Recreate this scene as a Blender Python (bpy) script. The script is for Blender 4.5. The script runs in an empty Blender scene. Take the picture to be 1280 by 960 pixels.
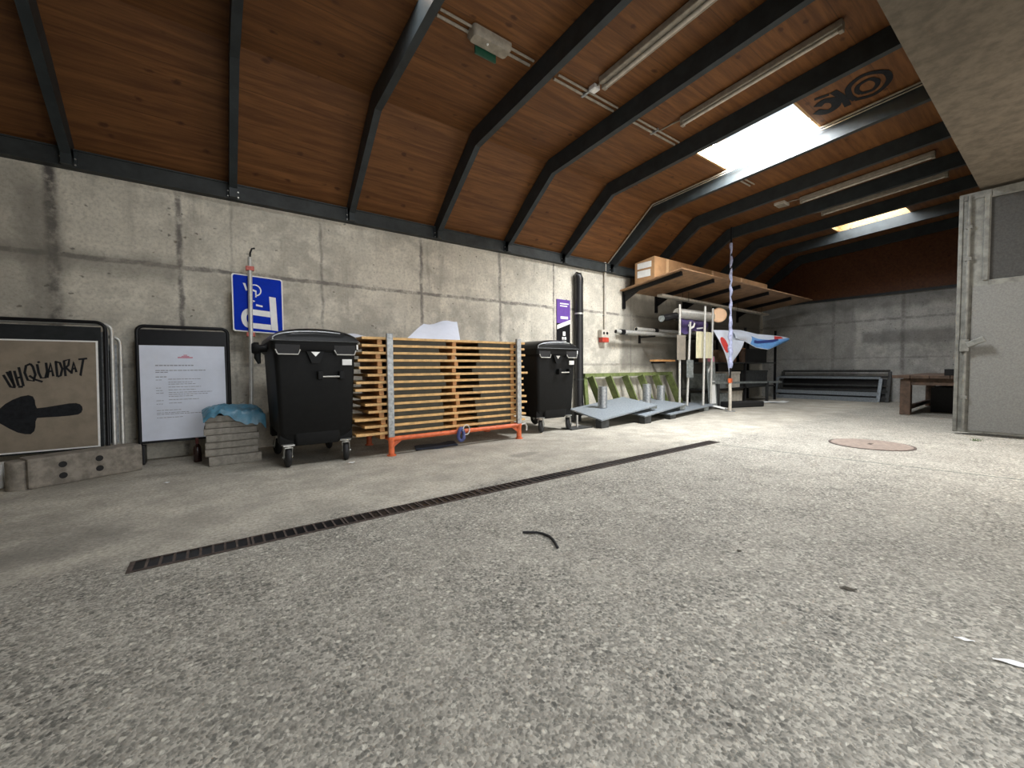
import bpy, bmesh, math, random
from mathutils import Vector, Matrix, noise
random.seed(7)
S = bpy.context.scene
COL = S.collection
R = math.radians
PI = math.pi

# ------------------------------------------------------------------ camera
CAMH = 0.95
F_PX, YAW, PIT, ROL = 510.75, R(54.03), R(2.17), R(-0.5)
fw = Vector((math.cos(YAW)*math.cos(PIT), math.sin(YAW)*math.cos(PIT), -math.sin(PIT)))
rt = Vector((math.sin(YAW), -math.cos(YAW), 0)); up = rt.cross(fw)
r2 = rt*math.cos(ROL) + up*math.sin(ROL); u2 = -rt*math.sin(ROL) + up*math.cos(ROL)
cd = bpy.data.cameras.new('camera'); cam = bpy.data.objects.new('camera', cd); COL.objects.link(cam)
M = Matrix.Identity(4)
for i in range(3):
    M[i][0] = r2[i]; M[i][1] = u2[i]; M[i][2] = -fw[i]
M[0][3], M[1][3], M[2][3] = 0, 0, CAMH
cam.matrix_world = M
cd.sensor_width = 36; cd.lens = F_PX/1280*36; cd.clip_start = 0.02
S.camera = cam

# ------------------------------------------------------------------ light
w = bpy.data.worlds.new('overcast_sky'); S.world = w; w.use_nodes = True
bg = w.node_tree.nodes['Background']
bg.inputs[0].default_value = (0.80, 0.90, 1.0, 1); bg.inputs[1].default_value = 0.7
def area(name, loc, direction, sx, sy, power, col):
    l = bpy.data.lights.new(name, 'AREA'); l.shape = 'RECTANGLE'; l.size = sx; l.size_y = sy
    l.energy = power; l.color = col
    o = bpy.data.objects.new(name, l); COL.objects.link(o); o.location = loc
    o.rotation_euler = Vector(direction).to_track_quat('-Z', 'Y').to_euler()
    return o
SKY = (1.0, 0.985, 0.95)
SKYLIGHTS = [(0.21, 1.54), (5.47, 6.84), (10.83, 12.15)]
SKY_P = [65, 440, 75]
for (a, b), p in zip(SKYLIGHTS, SKY_P):
    area('skylight_daylight', ((a+b)/2, 2.775, 4.43), (0, 0, -1), 1.36, 1.34, p, SKY)
area('gateway_daylight', (6.35, -0.98, 1.6), (0, 1, 0.0), 3.2, 3.0, 55, (1.0, 0.88, 0.76))
area('near_floor_fill', (1.5, -0.98, 1.6), (0, 1, 0.0), 2.4, 3.0, 38, (0.97, 0.98, 1.0))  # added fill for the near floor, coming through an assumed unseen doorway
S.view_settings.view_transform = 'Standard'; S.view_settings.look = 'None'
S.view_settings.gamma = 1; S.view_settings.use_curve_mapping = False
S.view_settings.exposure = 0.85

# ------------------------------------------------------------------ materials
def new_mat(name):
    m = bpy.data.materials.new(name); m.use_nodes = True
    nt = m.node_tree
    return m, nt, nt.nodes['Principled BSDF']
class NT:
    """tiny node helper"""
    def __init__(s, nt): s.nt = nt
    def n(s, t, **k):
        x = s.nt.nodes.new(t)
        for a, b in k.items(): setattr(x, a, b)
        return x
    def put(s, sock, v):
        if hasattr(v, 'is_output'): s.nt.links.new(v, sock)
        elif isinstance(v, (tuple, list)) and len(v) == 3 and sock.type == 'RGBA': sock.default_value = (*v, 1)
        else: sock.default_value = v
    def pos(s):
        g = s.n('ShaderNodeNewGeometry'); return g.outputs['Position']
    def obj(s):
        g = s.n('ShaderNodeTexCoord'); return g.outputs['Object']
    def xyz(s, v):
        x = s.n('ShaderNodeSeparateXYZ'); s.put(x.inputs[0], v); return x.outputs
    def map(s, v, scale=(1,1,1), loc=(0,0,0)):
        x = s.n('ShaderNodeMapping'); s.put(x.inputs[0], v); x.inputs['Scale'].default_value = scale; x.inputs['Location'].default_value = loc
        return x.outputs[0]
    def noise(s, v, sc, det=4, rough=0.6, dist=0):
        x = s.n('ShaderNodeTexNoise'); s.put(x.inputs['Vector'], v)
        x.inputs['Scale'].default_value = sc; x.inputs['Detail'].default_value = det
        x.inputs['Roughness'].default_value = rough; x.inputs['Distortion'].default_value = dist
        return x.outputs[0]
    def voro(s, v, sc, feat='F1', out='Distance'):
        x = s.n('ShaderNodeTexVoronoi', feature=feat); s.put(x.inputs['Vector'], v); x.inputs['Scale'].default_value = sc
        return x.outputs[out]
    def math(s, op, a, b=0.0, c=0.0, clamp=False):
        x = s.n('ShaderNodeMath', operation=op, use_clamp=clamp)
        s.put(x.inputs[0], a); s.put(x.inputs[1], b); s.put(x.inputs[2], c)
        return x.outputs[0]
    def ramp(s, v, a, b, lo=0.0, hi=1.0):
        x = s.n('ShaderNodeMapRange'); x.interpolation_type = 'SMOOTHSTEP'; s.put(x.inputs[0], v)
        for i, q in zip((1, 2, 3, 4), (a, b, lo, hi)): x.inputs[i].default_value = q
        return x.outputs[0]
    def mix(s, f, a, b, blend='MIX'):
        x = s.n('ShaderNodeMix', data_type='RGBA', blend_type=blend)
        s.put(x.inputs[0], f); s.put(x.inputs[6], a); s.put(x.inputs[7], b)
        return x.outputs[2]
    def bump(s, h, strength=0.3, dist=0.01):
        x = s.n('ShaderNodeBump'); x.inputs['Strength'].default_value = strength; x.inputs['Distance'].default_value = dist
        s.put(x.inputs['Height'], h); return x.outputs[0]

def simple(name, col, rough=0.6, metal=0.0, var=0.15, scale=18, bump=0.1, spec=0.5):
    m, nt, b = new_mat(name); N = NT(nt)
    p = N.obj(); f = N.noise(p, scale, 5, 0.65)
    c1 = tuple(max(0, c*(1-var)) for c in col); c2 = tuple(min(1, c*(1+var)) for c in col)
    N.put(b.inputs['Base Color'], N.mix(N.ramp(f, 0.3, 0.7), c1, c2))
    b.inputs['Roughness'].default_value = rough; b.inputs['Metallic'].default_value = metal
    b.inputs['Specular IOR Level'].default_value = spec
    if bump: N.put(b.inputs['Normal'], N.bump(N.noise(p, scale*4, 4), bump, 0.004))
    return m

def line_mask(N, coord, at, half, soft, wob=None):
    """1 on a line at coord==at"""
    c = N.math('SUBTRACT', coord, at)
    if wob is not None: c = N.math('ADD', c, wob)
    c = N.math('ABSOLUTE', c)
    return N.ramp(c, half, half+soft, 1.0, 0.0)

def concrete_wall(name, axis, joints, hz, stains_and_shade, base=(0.55, 0.515, 0.435), dark=(0.11, 0.10, 0.095)):
    m, nt, b = new_mat(name); N = NT(nt)
    p = N.pos(); X = N.xyz(p); a = X[axis]; z = X[2]
    big = N.noise(p, 0.9, 5, 0.6); mid = N.noise(p, 4.0, 6, 0.65); fine = N.noise(p, 30, 5, 0.7)
    c = N.mix(N.ramp(big, 0.35, 0.65), tuple(q*0.80 for q in base), tuple(q*1.10 for q in base))
    c = N.mix(N.ramp(mid, 0.38, 0.66), c, tuple(q*1.25 for q in base))
    c = N.mix(N.ramp(N.noise(p, 1.7, 7, 0.72), 0.52, 0.70, 0, 0.55), c, tuple(q*0.55 for q in base))
    c = N.mix(N.math('MULTIPLY', N.ramp(fine, 0.42, 0.7), 0.55), c, tuple(q*0.58 for q in base))
    # vertical run-off streaks
    st = N.noise(N.map(p, (2.2, 2.2, 0.22)), 2.6, 5, 0.6)
    c = N.mix(N.math('MULTIPLY', N.ramp(st, 0.56, 0.76), 0.45), c, tuple(q*0.45 for q in base))
    wob = N.math('MULTIPLY', N.math('SUBTRACT', N.noise(p, 5.0, 7, 0.75), 0.5), 0.085)
    tot = None
    for at, hw, strength in joints:
        k = N.math('MULTIPLY', line_mask(N, a, at, hw*0.35, hw*0.9+0.012, wob), strength)
        tot = k if tot is None else N.math('MAXIMUM', tot, k)
    for at, hw, strength in hz:
        k = N.math('MULTIPLY', line_mask(N, z, at, hw, 0.02, wob), strength)
        tot = N.math('MAXIMUM', tot, k)
    brk = N.ramp(N.noise(p, 7.0, 7, 0.75), 0.28, 0.60)
    c = N.mix(N.math('MULTIPLY', tot, brk), c, dark)
    for (a0, a1, z0, z1, strength) in stains_and_shade:
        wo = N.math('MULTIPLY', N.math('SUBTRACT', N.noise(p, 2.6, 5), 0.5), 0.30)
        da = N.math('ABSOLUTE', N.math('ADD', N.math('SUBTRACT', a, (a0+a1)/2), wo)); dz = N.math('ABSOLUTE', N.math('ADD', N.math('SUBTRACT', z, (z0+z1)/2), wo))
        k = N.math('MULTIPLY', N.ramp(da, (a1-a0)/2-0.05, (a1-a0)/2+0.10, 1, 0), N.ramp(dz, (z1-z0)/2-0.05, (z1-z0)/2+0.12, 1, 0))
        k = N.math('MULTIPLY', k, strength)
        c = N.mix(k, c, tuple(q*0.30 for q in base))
    # pock marks
    pw = N.n('ShaderNodeMixRGB'); pw.blend_type = 'ADD'; pw.inputs[0].default_value = 0.05; N.put(pw.inputs[1], p); nn = N.n('ShaderNodeTexNoise'); N.put(nn.inputs['Vector'], p); nn.inputs['Scale'].default_value = 18; nt.links.new(nn.outputs[1], pw.inputs[2])
    v = N.voro(N.map(pw.outputs[0], (1, 1, 1.5)), 8.0); sel = N.ramp(N.noise(p, 2.2, 3), 0.46, 0.58)
    pk = N.math('MULTIPLY', N.ramp(v, 0.07, 0.17, 1, 0), sel)
    c = N.mix(N.math('MULTIPLY', pk, 0.75), c, tuple(q*0.25 for q in base))
    N.put(b.inputs['Base Color'], c); b.inputs['Roughness'].default_value = 0.9; b.inputs['Specular IOR Level'].default_value = 0.2
    h = N.math('SUBTRACT', N.math('ADD', fine, N.math('MULTIPLY', mid, 2.0)), N.math('MULTIPLY', pk, 3.0))
    N.put(b.inputs['Normal'], N.bump(h, 0.35, 0.01))
    return m

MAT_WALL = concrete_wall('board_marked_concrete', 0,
    [(-1.25, 0.05, 1.0), (-0.28, 0.022, 0.85), (0.20, 0.008, 0.35), (1.18, 0.012, 0.55), (2.59, 0.02, 0.8), (4.04, 0.025, 0.7), (5.28, 0.014, 0.9), (7.6, 0.02, 0.7), (9.5, 0.02, 0.7), (11.5, 0.02, 0.7)],
    [(2.11, 0.014, 0.75), (1.02, 0.012, 0.5)],
    [(-1.2, -0.3, 2.0, 2.14, 0.55), (-3.4, -1.3, 2.05, 2.15, 0.5), (-1.42, -1.2, 1.2, 2.75, 0.5), (7.3, 9.6, 0.95, 2.5, 0.75), (3.1, 3.8, 1.7, 1.95, 0.25), (9.4, 14, 0.0, 2.9, 0.85), (-3.4, -1.3, 0.3, 2.9, 0.30)])  # zone under shelf mixes brown stain with painted shade; far-corner zone is painted shade
MAT_BACK = concrete_wall('grey_back_concrete', 1,
    [(4.05, 0.04, 0.5), (2.6, 0.04, 0.6), (1.3, 0.03, 0.4)], [(2.15, 0.02, 0.5), (1.15, 0.015, 0.35)],
    [(1.0, 3.4, 1.55, 1.8, 0.55), (3.6, 5.8, 0.3, 2.6, 0.4), (1, 6, 2.5, 2.8, 0.5)], base=(0.43, 0.43, 0.41))
MAT_SIDE = concrete_wall('plain_side_concrete', 0, [(0, 0.02, 0.5)], [(1.5, 0.01, 0.5)], [])
MAT_SLAB = None

def floor_mat():
    m, nt, b = new_mat('exposed_aggregate_concrete'); N = NT(nt)
    p = N.pos(); X = N.xyz(p)
    wob = N.math('MULTIPLY', N.math('SUBTRACT', N.noise(p, 1.3, 4), 0.5), 0.8)
    smooth = N.ramp(N.math('ADD', X[1], wob), 2.55, 3.0)           # trowelled strip along the wall
    pd = N.n('ShaderNodeMixRGB'); pd.blend_type='ADD'; pd.inputs[0].default_value=0.012; N.put(pd.inputs[1], p); nn=N.n('ShaderNodeTexNoise'); N.put(nn.inputs['Vector'], p); nn.inputs['Scale'].default_value=60; nt.links.new(nn.outputs[1], pd.inputs[2]); pd=pd.outputs[0]
    cellc = N.voro(pd, 85, 'F1', 'Color'); g = N.xyz(cellc)[0]
    celld = N.voro(pd, 85); c2 = N.xyz(N.voro(pd, 130, 'F1', 'Color'))[1]
    base = N.mix(N.ramp(g, 0.0, 1.0), (0.20, 0.192, 0.172), (0.50, 0.48, 0.435))
    base = N.mix(N.math('MULTIPLY', N.ramp(c2, 0.66, 0.9), 0.75), base, (0.075, 0.082, 0.075))
    pat = N.ramp(N.noise(p, 7, 4), 0.35, 0.68)
    base = N.mix(N.math('MULTIPLY', N.math('MULTIPLY', N.ramp(g, 0.80, 0.86, 0, 1), pat), 0.85), base, (0.07, 0.068, 0.062))
    base = N.mix(N.ramp(celld, 0.4, 0.8, 0, 0.25), base, (0.42, 0.40, 0.36))
    vb = N.n('ShaderNodeTexVoronoi'); N.put(vb.inputs['Vector'], pd); vb.inputs['Scale'].default_value = 46
    sel = N.xyz(vb.outputs['Color'])
    gr = N.math('MULTIPLY', N.ramp(sel[0], 0.66, 0.72), N.ramp(vb.outputs['Distance'], 0.30, 0.48, 1, 0))
    base = N.mix(N.math('MULTIPLY', gr, 0.85), base, N.mix(sel[1], (0.05, 0.05, 0.047), (0.17, 0.165, 0.15)))
    gl = N.math('MULTIPLY', N.ramp(sel[0], 0.16, 0.10), N.ramp(vb.outputs['Distance'], 0.25, 0.5, 1, 0))
    base = N.mix(N.math('MULTIPLY', gl, 0.7), base, (0.72, 0.70, 0.63))
    big = N.noise(p, 0.55, 5, 0.6); mid = N.noise(p, 2.6, 6, 0.65); fine = N.noise(p, 45, 4, 0.7)
    base = N.mix(N.ramp(mid, 0.35, 0.7, 0, 0.28), base, (0.54, 0.52, 0.465))
    tw = N.mix(N.ramp(mid, 0.3, 0.7), (0.38, 0.36, 0.315), (0.68, 0.645, 0.57))
    tw = N.mix(N.ramp(fine, 0.38, 0.66, 0, 0.75), tw, (0.25, 0.235, 0.205))
    c = N.mix(N.math('MULTIPLY', smooth, 0.8), base, tw)
    c = N.mix(N.ramp(big, 0.42, 0.72, 0.0, 0.35), c, (0.22, 0.21, 0.19))
    # damp staining close to the left end; darker patches below the bin and base plates
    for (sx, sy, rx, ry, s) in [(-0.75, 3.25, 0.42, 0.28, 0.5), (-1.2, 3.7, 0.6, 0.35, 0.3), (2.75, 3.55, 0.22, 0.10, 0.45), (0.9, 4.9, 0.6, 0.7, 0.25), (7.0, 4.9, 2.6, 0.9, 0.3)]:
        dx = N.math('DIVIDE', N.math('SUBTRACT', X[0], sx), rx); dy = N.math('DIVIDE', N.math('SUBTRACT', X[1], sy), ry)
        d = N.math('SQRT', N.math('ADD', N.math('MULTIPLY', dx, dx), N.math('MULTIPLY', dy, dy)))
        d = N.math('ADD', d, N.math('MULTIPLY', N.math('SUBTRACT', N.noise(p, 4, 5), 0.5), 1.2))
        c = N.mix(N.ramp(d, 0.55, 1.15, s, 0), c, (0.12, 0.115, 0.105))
    # saw-cut joint from the end of the drain to the gate
    e = N.math('SUBTRACT', X[0], N.math('ADD', 4.94, N.math('MULTIPLY', N.math('SUBTRACT', 2.60, X[1]), 0.165)))
    jn = N.math('MULTIPLY', N.ramp(N.math('ABSOLUTE', e), 0.006, 0.016, 1, 0), N.ramp(X[1], 2.55, 2.62, 1, 0))
    c = N.mix(N.math('MULTIPLY', jn, 0.95), c, (0.05, 0.08, 0.07))
    N.put(b.inputs['Base Color'], c); b.inputs['Roughness'].default_value = 0.82; b.inputs['Specular IOR Level'].default_value = 0.3
    c = N.mix(1.0, c, (0.88, 0.86, 0.815), 'MULTIPLY')
    N.put(b.inputs['Base Color'], c)
    h = N.math('ADD', N.math('MULTIPLY', N.math('SUBTRACT', 1.0, celld), N.math('SUBTRACT', 1.0, smooth)), N.math('MULTIPLY', fine, 0.6))
    N.put(b.inputs['Normal'], N.bump(h, 0.45, 0.006))
    return m
MAT_FLOOR = floor_mat()

def wood_deck(name, c1=(0.105, 0.041, 0.013), c2=(0.195, 0.083, 0.026), graff=True):
    m, nt, b = new_mat(name); N = NT(nt)
    p = N.pos(); X = N.xyz(p)
    g = N.noise(N.map(p, (0.45, 6, 6)), 3.0, 6, 0.6, 0.4)
    c = N.mix(N.ramp(g, 0.3, 0.7), c1, c2)
    fine = N.noise(N.map(p, (1.2, 26, 26)), 4.0, 4, 0.6)
    c = N.mix(N.ramp(fine, 0.45, 0.75, 0, 0.35), c, tuple(q*0.55 for q in c1))
    # boards of the panel, each a shade of its own; butted across the roof
    s = N.math('ADD', N.math('MULTIPLY', X[1], 1.0), N.math('MULTIPLY', X[2], -0.8))
    bd = N.math('FLOOR', N.math('MULTIPLY', s, 6.0)); wn = N.n('ShaderNodeTexWhiteNoise', noise_dimensions='1D'); N.put(wn.inputs['W'], bd)
    c = N.mix(N.math('MULTIPLY', wn.outputs[0], 0.22), c, tuple(q*0.62 for q in c1))
    fr = N.math('FRACT', N.math('MULTIPLY', s, 1.5))
    c = N.mix(N.ramp(N.math('ABSOLUTE', N.math('SUBTRACT', fr, 0.5)), 0.488, 0.499, 0, 0.7), c, (0.06, 0.025, 0.01))
    # knots
    v = N.voro(N.map(p, (3.0, 5.0, 5.0)), 1.25); sel = N.noise(p, 1.6, 2)
    k = N.math('MULTIPLY', N.ramp(N.math('ADD', v, N.math('MULTIPLY', N.math('SUBTRACT', N.noise(p, 22, 3), 0.5), 0.22)), 0.07, 0.20, 1, 0), N.ramp(sel, 0.40, 0.52))
    c = N.mix(N.math('MULTIPLY', k, 0.85), c, (0.055, 0.02, 0.008))
    N.put(b.inputs['Base Color'], c); b.inputs['Roughness'].default_value = 0.55; b.inputs['Specular IOR Level'].default_value = 0.3
    N.put(b.inputs['Normal'], N.bump(fine, 0.12, 0.004))
    return m
MAT_DECK = wood_deck('roof_plywood')
MAT_REVEAL = wood_deck('skylight_lining_wood', (0.34, 0.19, 0.07), (0.46, 0.28, 0.11))
MAT_GABLE = wood_deck('gable_wood', (0.09, 0.032, 0.014), (0.14, 0.054, 0.02))
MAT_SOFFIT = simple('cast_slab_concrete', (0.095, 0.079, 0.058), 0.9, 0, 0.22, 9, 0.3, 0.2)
MAT_STEEL = simple('anthracite_painted_steel', (0.026, 0.032, 0.034), 0.5, 0.0, 0.2, 6, 0.05, 0.35)
MAT_PLATE = simple('wall_plate_steel', (0.034, 0.038, 0.038), 0.6, 0.0, 0.25, 5, 0.05, 0.3)
MAT_GALV = simple('galvanised_steel', (0.34, 0.355, 0.36), 0.45, 0.75, 0.28, 30, 0.05)
MAT_GALVD = simple('dull_galvanised_plate', (0.245, 0.275, 0.30), 0.6, 0.35, 0.22, 40, 0.08)
MAT_ALU = simple('pale_aluminium', (0.58, 0.57, 0.53), 0.4, 0.5, 0.12, 20, 0.02)
MAT_BIN = simple('black_bin_plastic', (0.005, 0.0053, 0.0053), 0.6, 0, 0.25, 25, 0.06, 0.22)
MAT_LID = simple('dark_bin_lid_plastic', (0.007, 0.0075, 0.008), 0.36, 0, 0.2, 25, 0.03, 0.3)
MAT_RUBBER = simple('black_rubber', (0.010, 0.010, 0.0105), 0.7, 0, 0.3, 30, 0.1)
MAT_BLACK = simple('black_painted_metal', (0.006, 0.006, 0.007), 0.4, 0, 0.2, 20, 0.02, 0.3)
MAT_HEADER = simple('charcoal_board_header', (0.018, 0.02, 0.021), 0.55, 0, 0.2, 12, 0.02, 0.2)
MAT_ZINC = simple('zinc_plated_castor', (0.50, 0.50, 0.47), 0.35, 0.7, 0.2, 30, 0.02)
MAT_WHITE = simple('white_paint', (0.75, 0.75, 0.74), 0.5, 0, 0.08, 20, 0.02)
MAT_PAPER = simple('white_paper', (0.74, 0.78, 0.88), 0.35, 0, 0.04, 5, 0.0)
MAT_INK = simple('grey_print', (0.22, 0.22, 0.25), 0.6, 0, 0.05, 20, 0)
MAT_PINK = simple('pink_print', (0.62, 0.22, 0.30), 0.6, 0, 0.05, 20, 0)
MAT_KRAFT = simple('brown_poster_board', (0.23, 0.19, 0.14), 0.75, 0, 0.14, 7, 0.03)
MAT_SPRAY = simple('black_spray_paint', (0.012, 0.013, 0.015), 0.6, 0, 0.3, 30, 0.0, 0.15)
MAT_BLUE = simple('traffic_blue_sheet', (0.002, 0.028, 0.40), 0.55, 0, 0.1, 8, 0.0, 0.08)
MAT_SIGNW = simple('sign_white_film', (0.80, 0.80, 0.77), 0.4, 0, 0.06, 12, 0)
MAT_RED = simple('red_clamp', (0.50, 0.115, 0.085), 0.5, 0, 0.2, 20, 0.03)
MAT_ORANGE = simple('orange_rack_paint', (0.60, 0.125, 0.04), 0.5, 0, 0.22, 14, 0.08)
MAT_TIMBER = simple('varnished_table_edge', (0.62, 0.38, 0.15), 0.5, 0, 0.22, 12, 0.03)
MAT_BATTEN = simple('orange_batten_wood', (0.52, 0.255, 0.09), 0.55, 0, 0.2, 12, 0.03)
MAT_OLIVE = simple('olive_leg_steel', (0.045, 0.042, 0.026), 0.6, 0, 0.25, 10, 0.05)
MAT_PAVER = simple('grey_paving_slab', (0.27, 0.25, 0.215), 0.9, 0, 0.22, 22, 0.3, 0.2)
MAT_BLOCK = simple('weathered_footing_concrete', (0.24, 0.215, 0.18), 0.9, 0, 0.28, 15, 0.4, 0.2)
MAT_CLOTH = simple('blue_plastic_cloth', (0.075, 0.205, 0.29), 0.35, 0, 0.25, 10, 0.05)
MAT_PURPLE = simple('purple_print', (0.12, 0.05, 0.29), 0.5, 0, 0.1, 10, 0)
MAT_CARD = simple('brown_cardboard', (0.38, 0.215, 0.10), 0.75, 0, 0.14, 5, 0.04)
MAT_TAPE = simple('packing_tape', (0.60, 0.40, 0.22), 0.3, 0, 0.1, 10, 0)
MAT_PLY = simple('shelf_plywood', (0.27, 0.155, 0.08), 0.6, 0, 0.3, 6, 0.05)
MAT_GREEN = simple('faded_green_paint', (0.15, 0.185, 0.06), 0.6, 0, 0.28, 9, 0.06)
MAT_RUST = simple('rusty_drain_iron', (0.065, 0.048, 0.040), 0.8, 0.2, 0.4, 25, 0.2)
MAT_COVER = simple('worn_manhole_iron', (0.21, 0.165, 0.135), 0.8, 0.15, 0.25, 20, 0.2)
MAT_OLDWOOD = simple('old_dark_bench_wood', (0.085, 0.052, 0.034), 0.75, 0, 0.4, 9, 0.2)
MAT_GATE = simple('grey_render_gate', (0.105, 0.105, 0.098), 0.75, 0, 0.16, 60, 0.3)
MAT_GATEF = simple('worn_gate_frame_paint', (0.10, 0.10, 0.088), 0.6, 0, 0.38, 9, 0.15)
MAT_GATEP = simple('dark_wired_glass', (0.035, 0.035, 0.033), 0.35, 0, 0.25, 45, 0.05)
MAT_TUBE = simple('dusty_white_lamp_housing', (0.27, 0.24, 0.19), 0.6, 0, 0.2, 14, 0.03)
MAT_DARKG = simple('dark_grey_metal', (0.04, 0.042, 0.042), 0.55, 0.3, 0.3, 12, 0.05)
MAT_GREYB = simple('grey_steel_barrier', (0.24, 0.26, 0.25), 0.5, 0.3, 0.3, 14, 0.06)
MAT_SHEETB = simple('light_blue_banner', (0.16, 0.38, 0.74), 0.45, 0, 0.12, 6, 0)
MAT_SHEETW = simple('white_banner_film', (0.72, 0.78, 0.88), 0.4, 0, 0.06, 6, 0)
MAT_BRED = simple('banner_red', (0.68, 0.06, 0.05), 0.5, 0, 0.1, 10, 0)
MAT_BNAVY = simple('banner_navy', (0.03, 0.05, 0.22), 0.5, 0, 0.1, 10, 0)
MAT_PEACH = simple('peach_lens', (0.86, 0.56, 0.34), 0.4, 0, 0.05, 10, 0)
MAT_PALE = simple('pale_plank', (0.50, 0.46, 0.39), 0.7, 0, 0.2, 10, 0.05)
MAT_CREAM = simple('cream_panel', (0.66, 0.62, 0.42), 0.6, 0, 0.1, 8, 0.02)
MAT_TAUPE = simple('taupe_panel', (0.23, 0.20, 0.16), 0.6, 0, 0.15, 10, 0.02)
MAT_STRAPB = simple('blue_strap_webbing', (0.06, 0.075, 0.20), 0.7, 0, 0.2, 40, 0.05)
MAT_PIPE = simple('dark_downpipe', (0.009, 0.0085, 0.0095), 0.4, 0, 0.2, 10, 0.03)
MAT_GLASSW = simple('dark_bottle_glass', (0.03, 0.012, 0.01), 0.15, 0, 0.1, 10, 0)
MAT_LEAF = simple('dry_leaf', (0.05, 0.04, 0.025), 0.8, 0, 0.3, 50, 0.05)
MAT_GRASS = simple('grass_tuft', (0.06, 0.10, 0.03), 0.8, 0, 0.3, 50, 0.0)
MAT_BRICKBR = simple('brown_box', (0.22, 0.12, 0.07), 0.75, 0, 0.2, 8, 0.03)
MAT_EXIT = simple('exit_green', (0.012, 0.07, 0.04), 0.4, 0, 0.1, 20, 0)

def pane_mat():
    m, nt, b = new_mat('skylight_glazing'); N = NT(nt)
    nt.nodes.remove(b); out = nt.nodes['Material Output']
    t = N.n('ShaderNodeBsdfTransparent'); g = N.n('ShaderNodeBsdfGlossy'); g.inputs['Roughness'].default_value = 0.05
    t.inputs[0].default_value = (0.95, 0.97, 1, 1)
    mx = N.n('ShaderNodeMixShader'); mx.inputs[0].default_value = 0.06
    nt.links.new(t.outputs[0], mx.inputs[1]); nt.links.new(g.outputs[0], mx.inputs[2]); nt.links.new(mx.outputs[0], out.inputs[0])
    return m
MAT_PANE = pane_mat()

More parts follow.
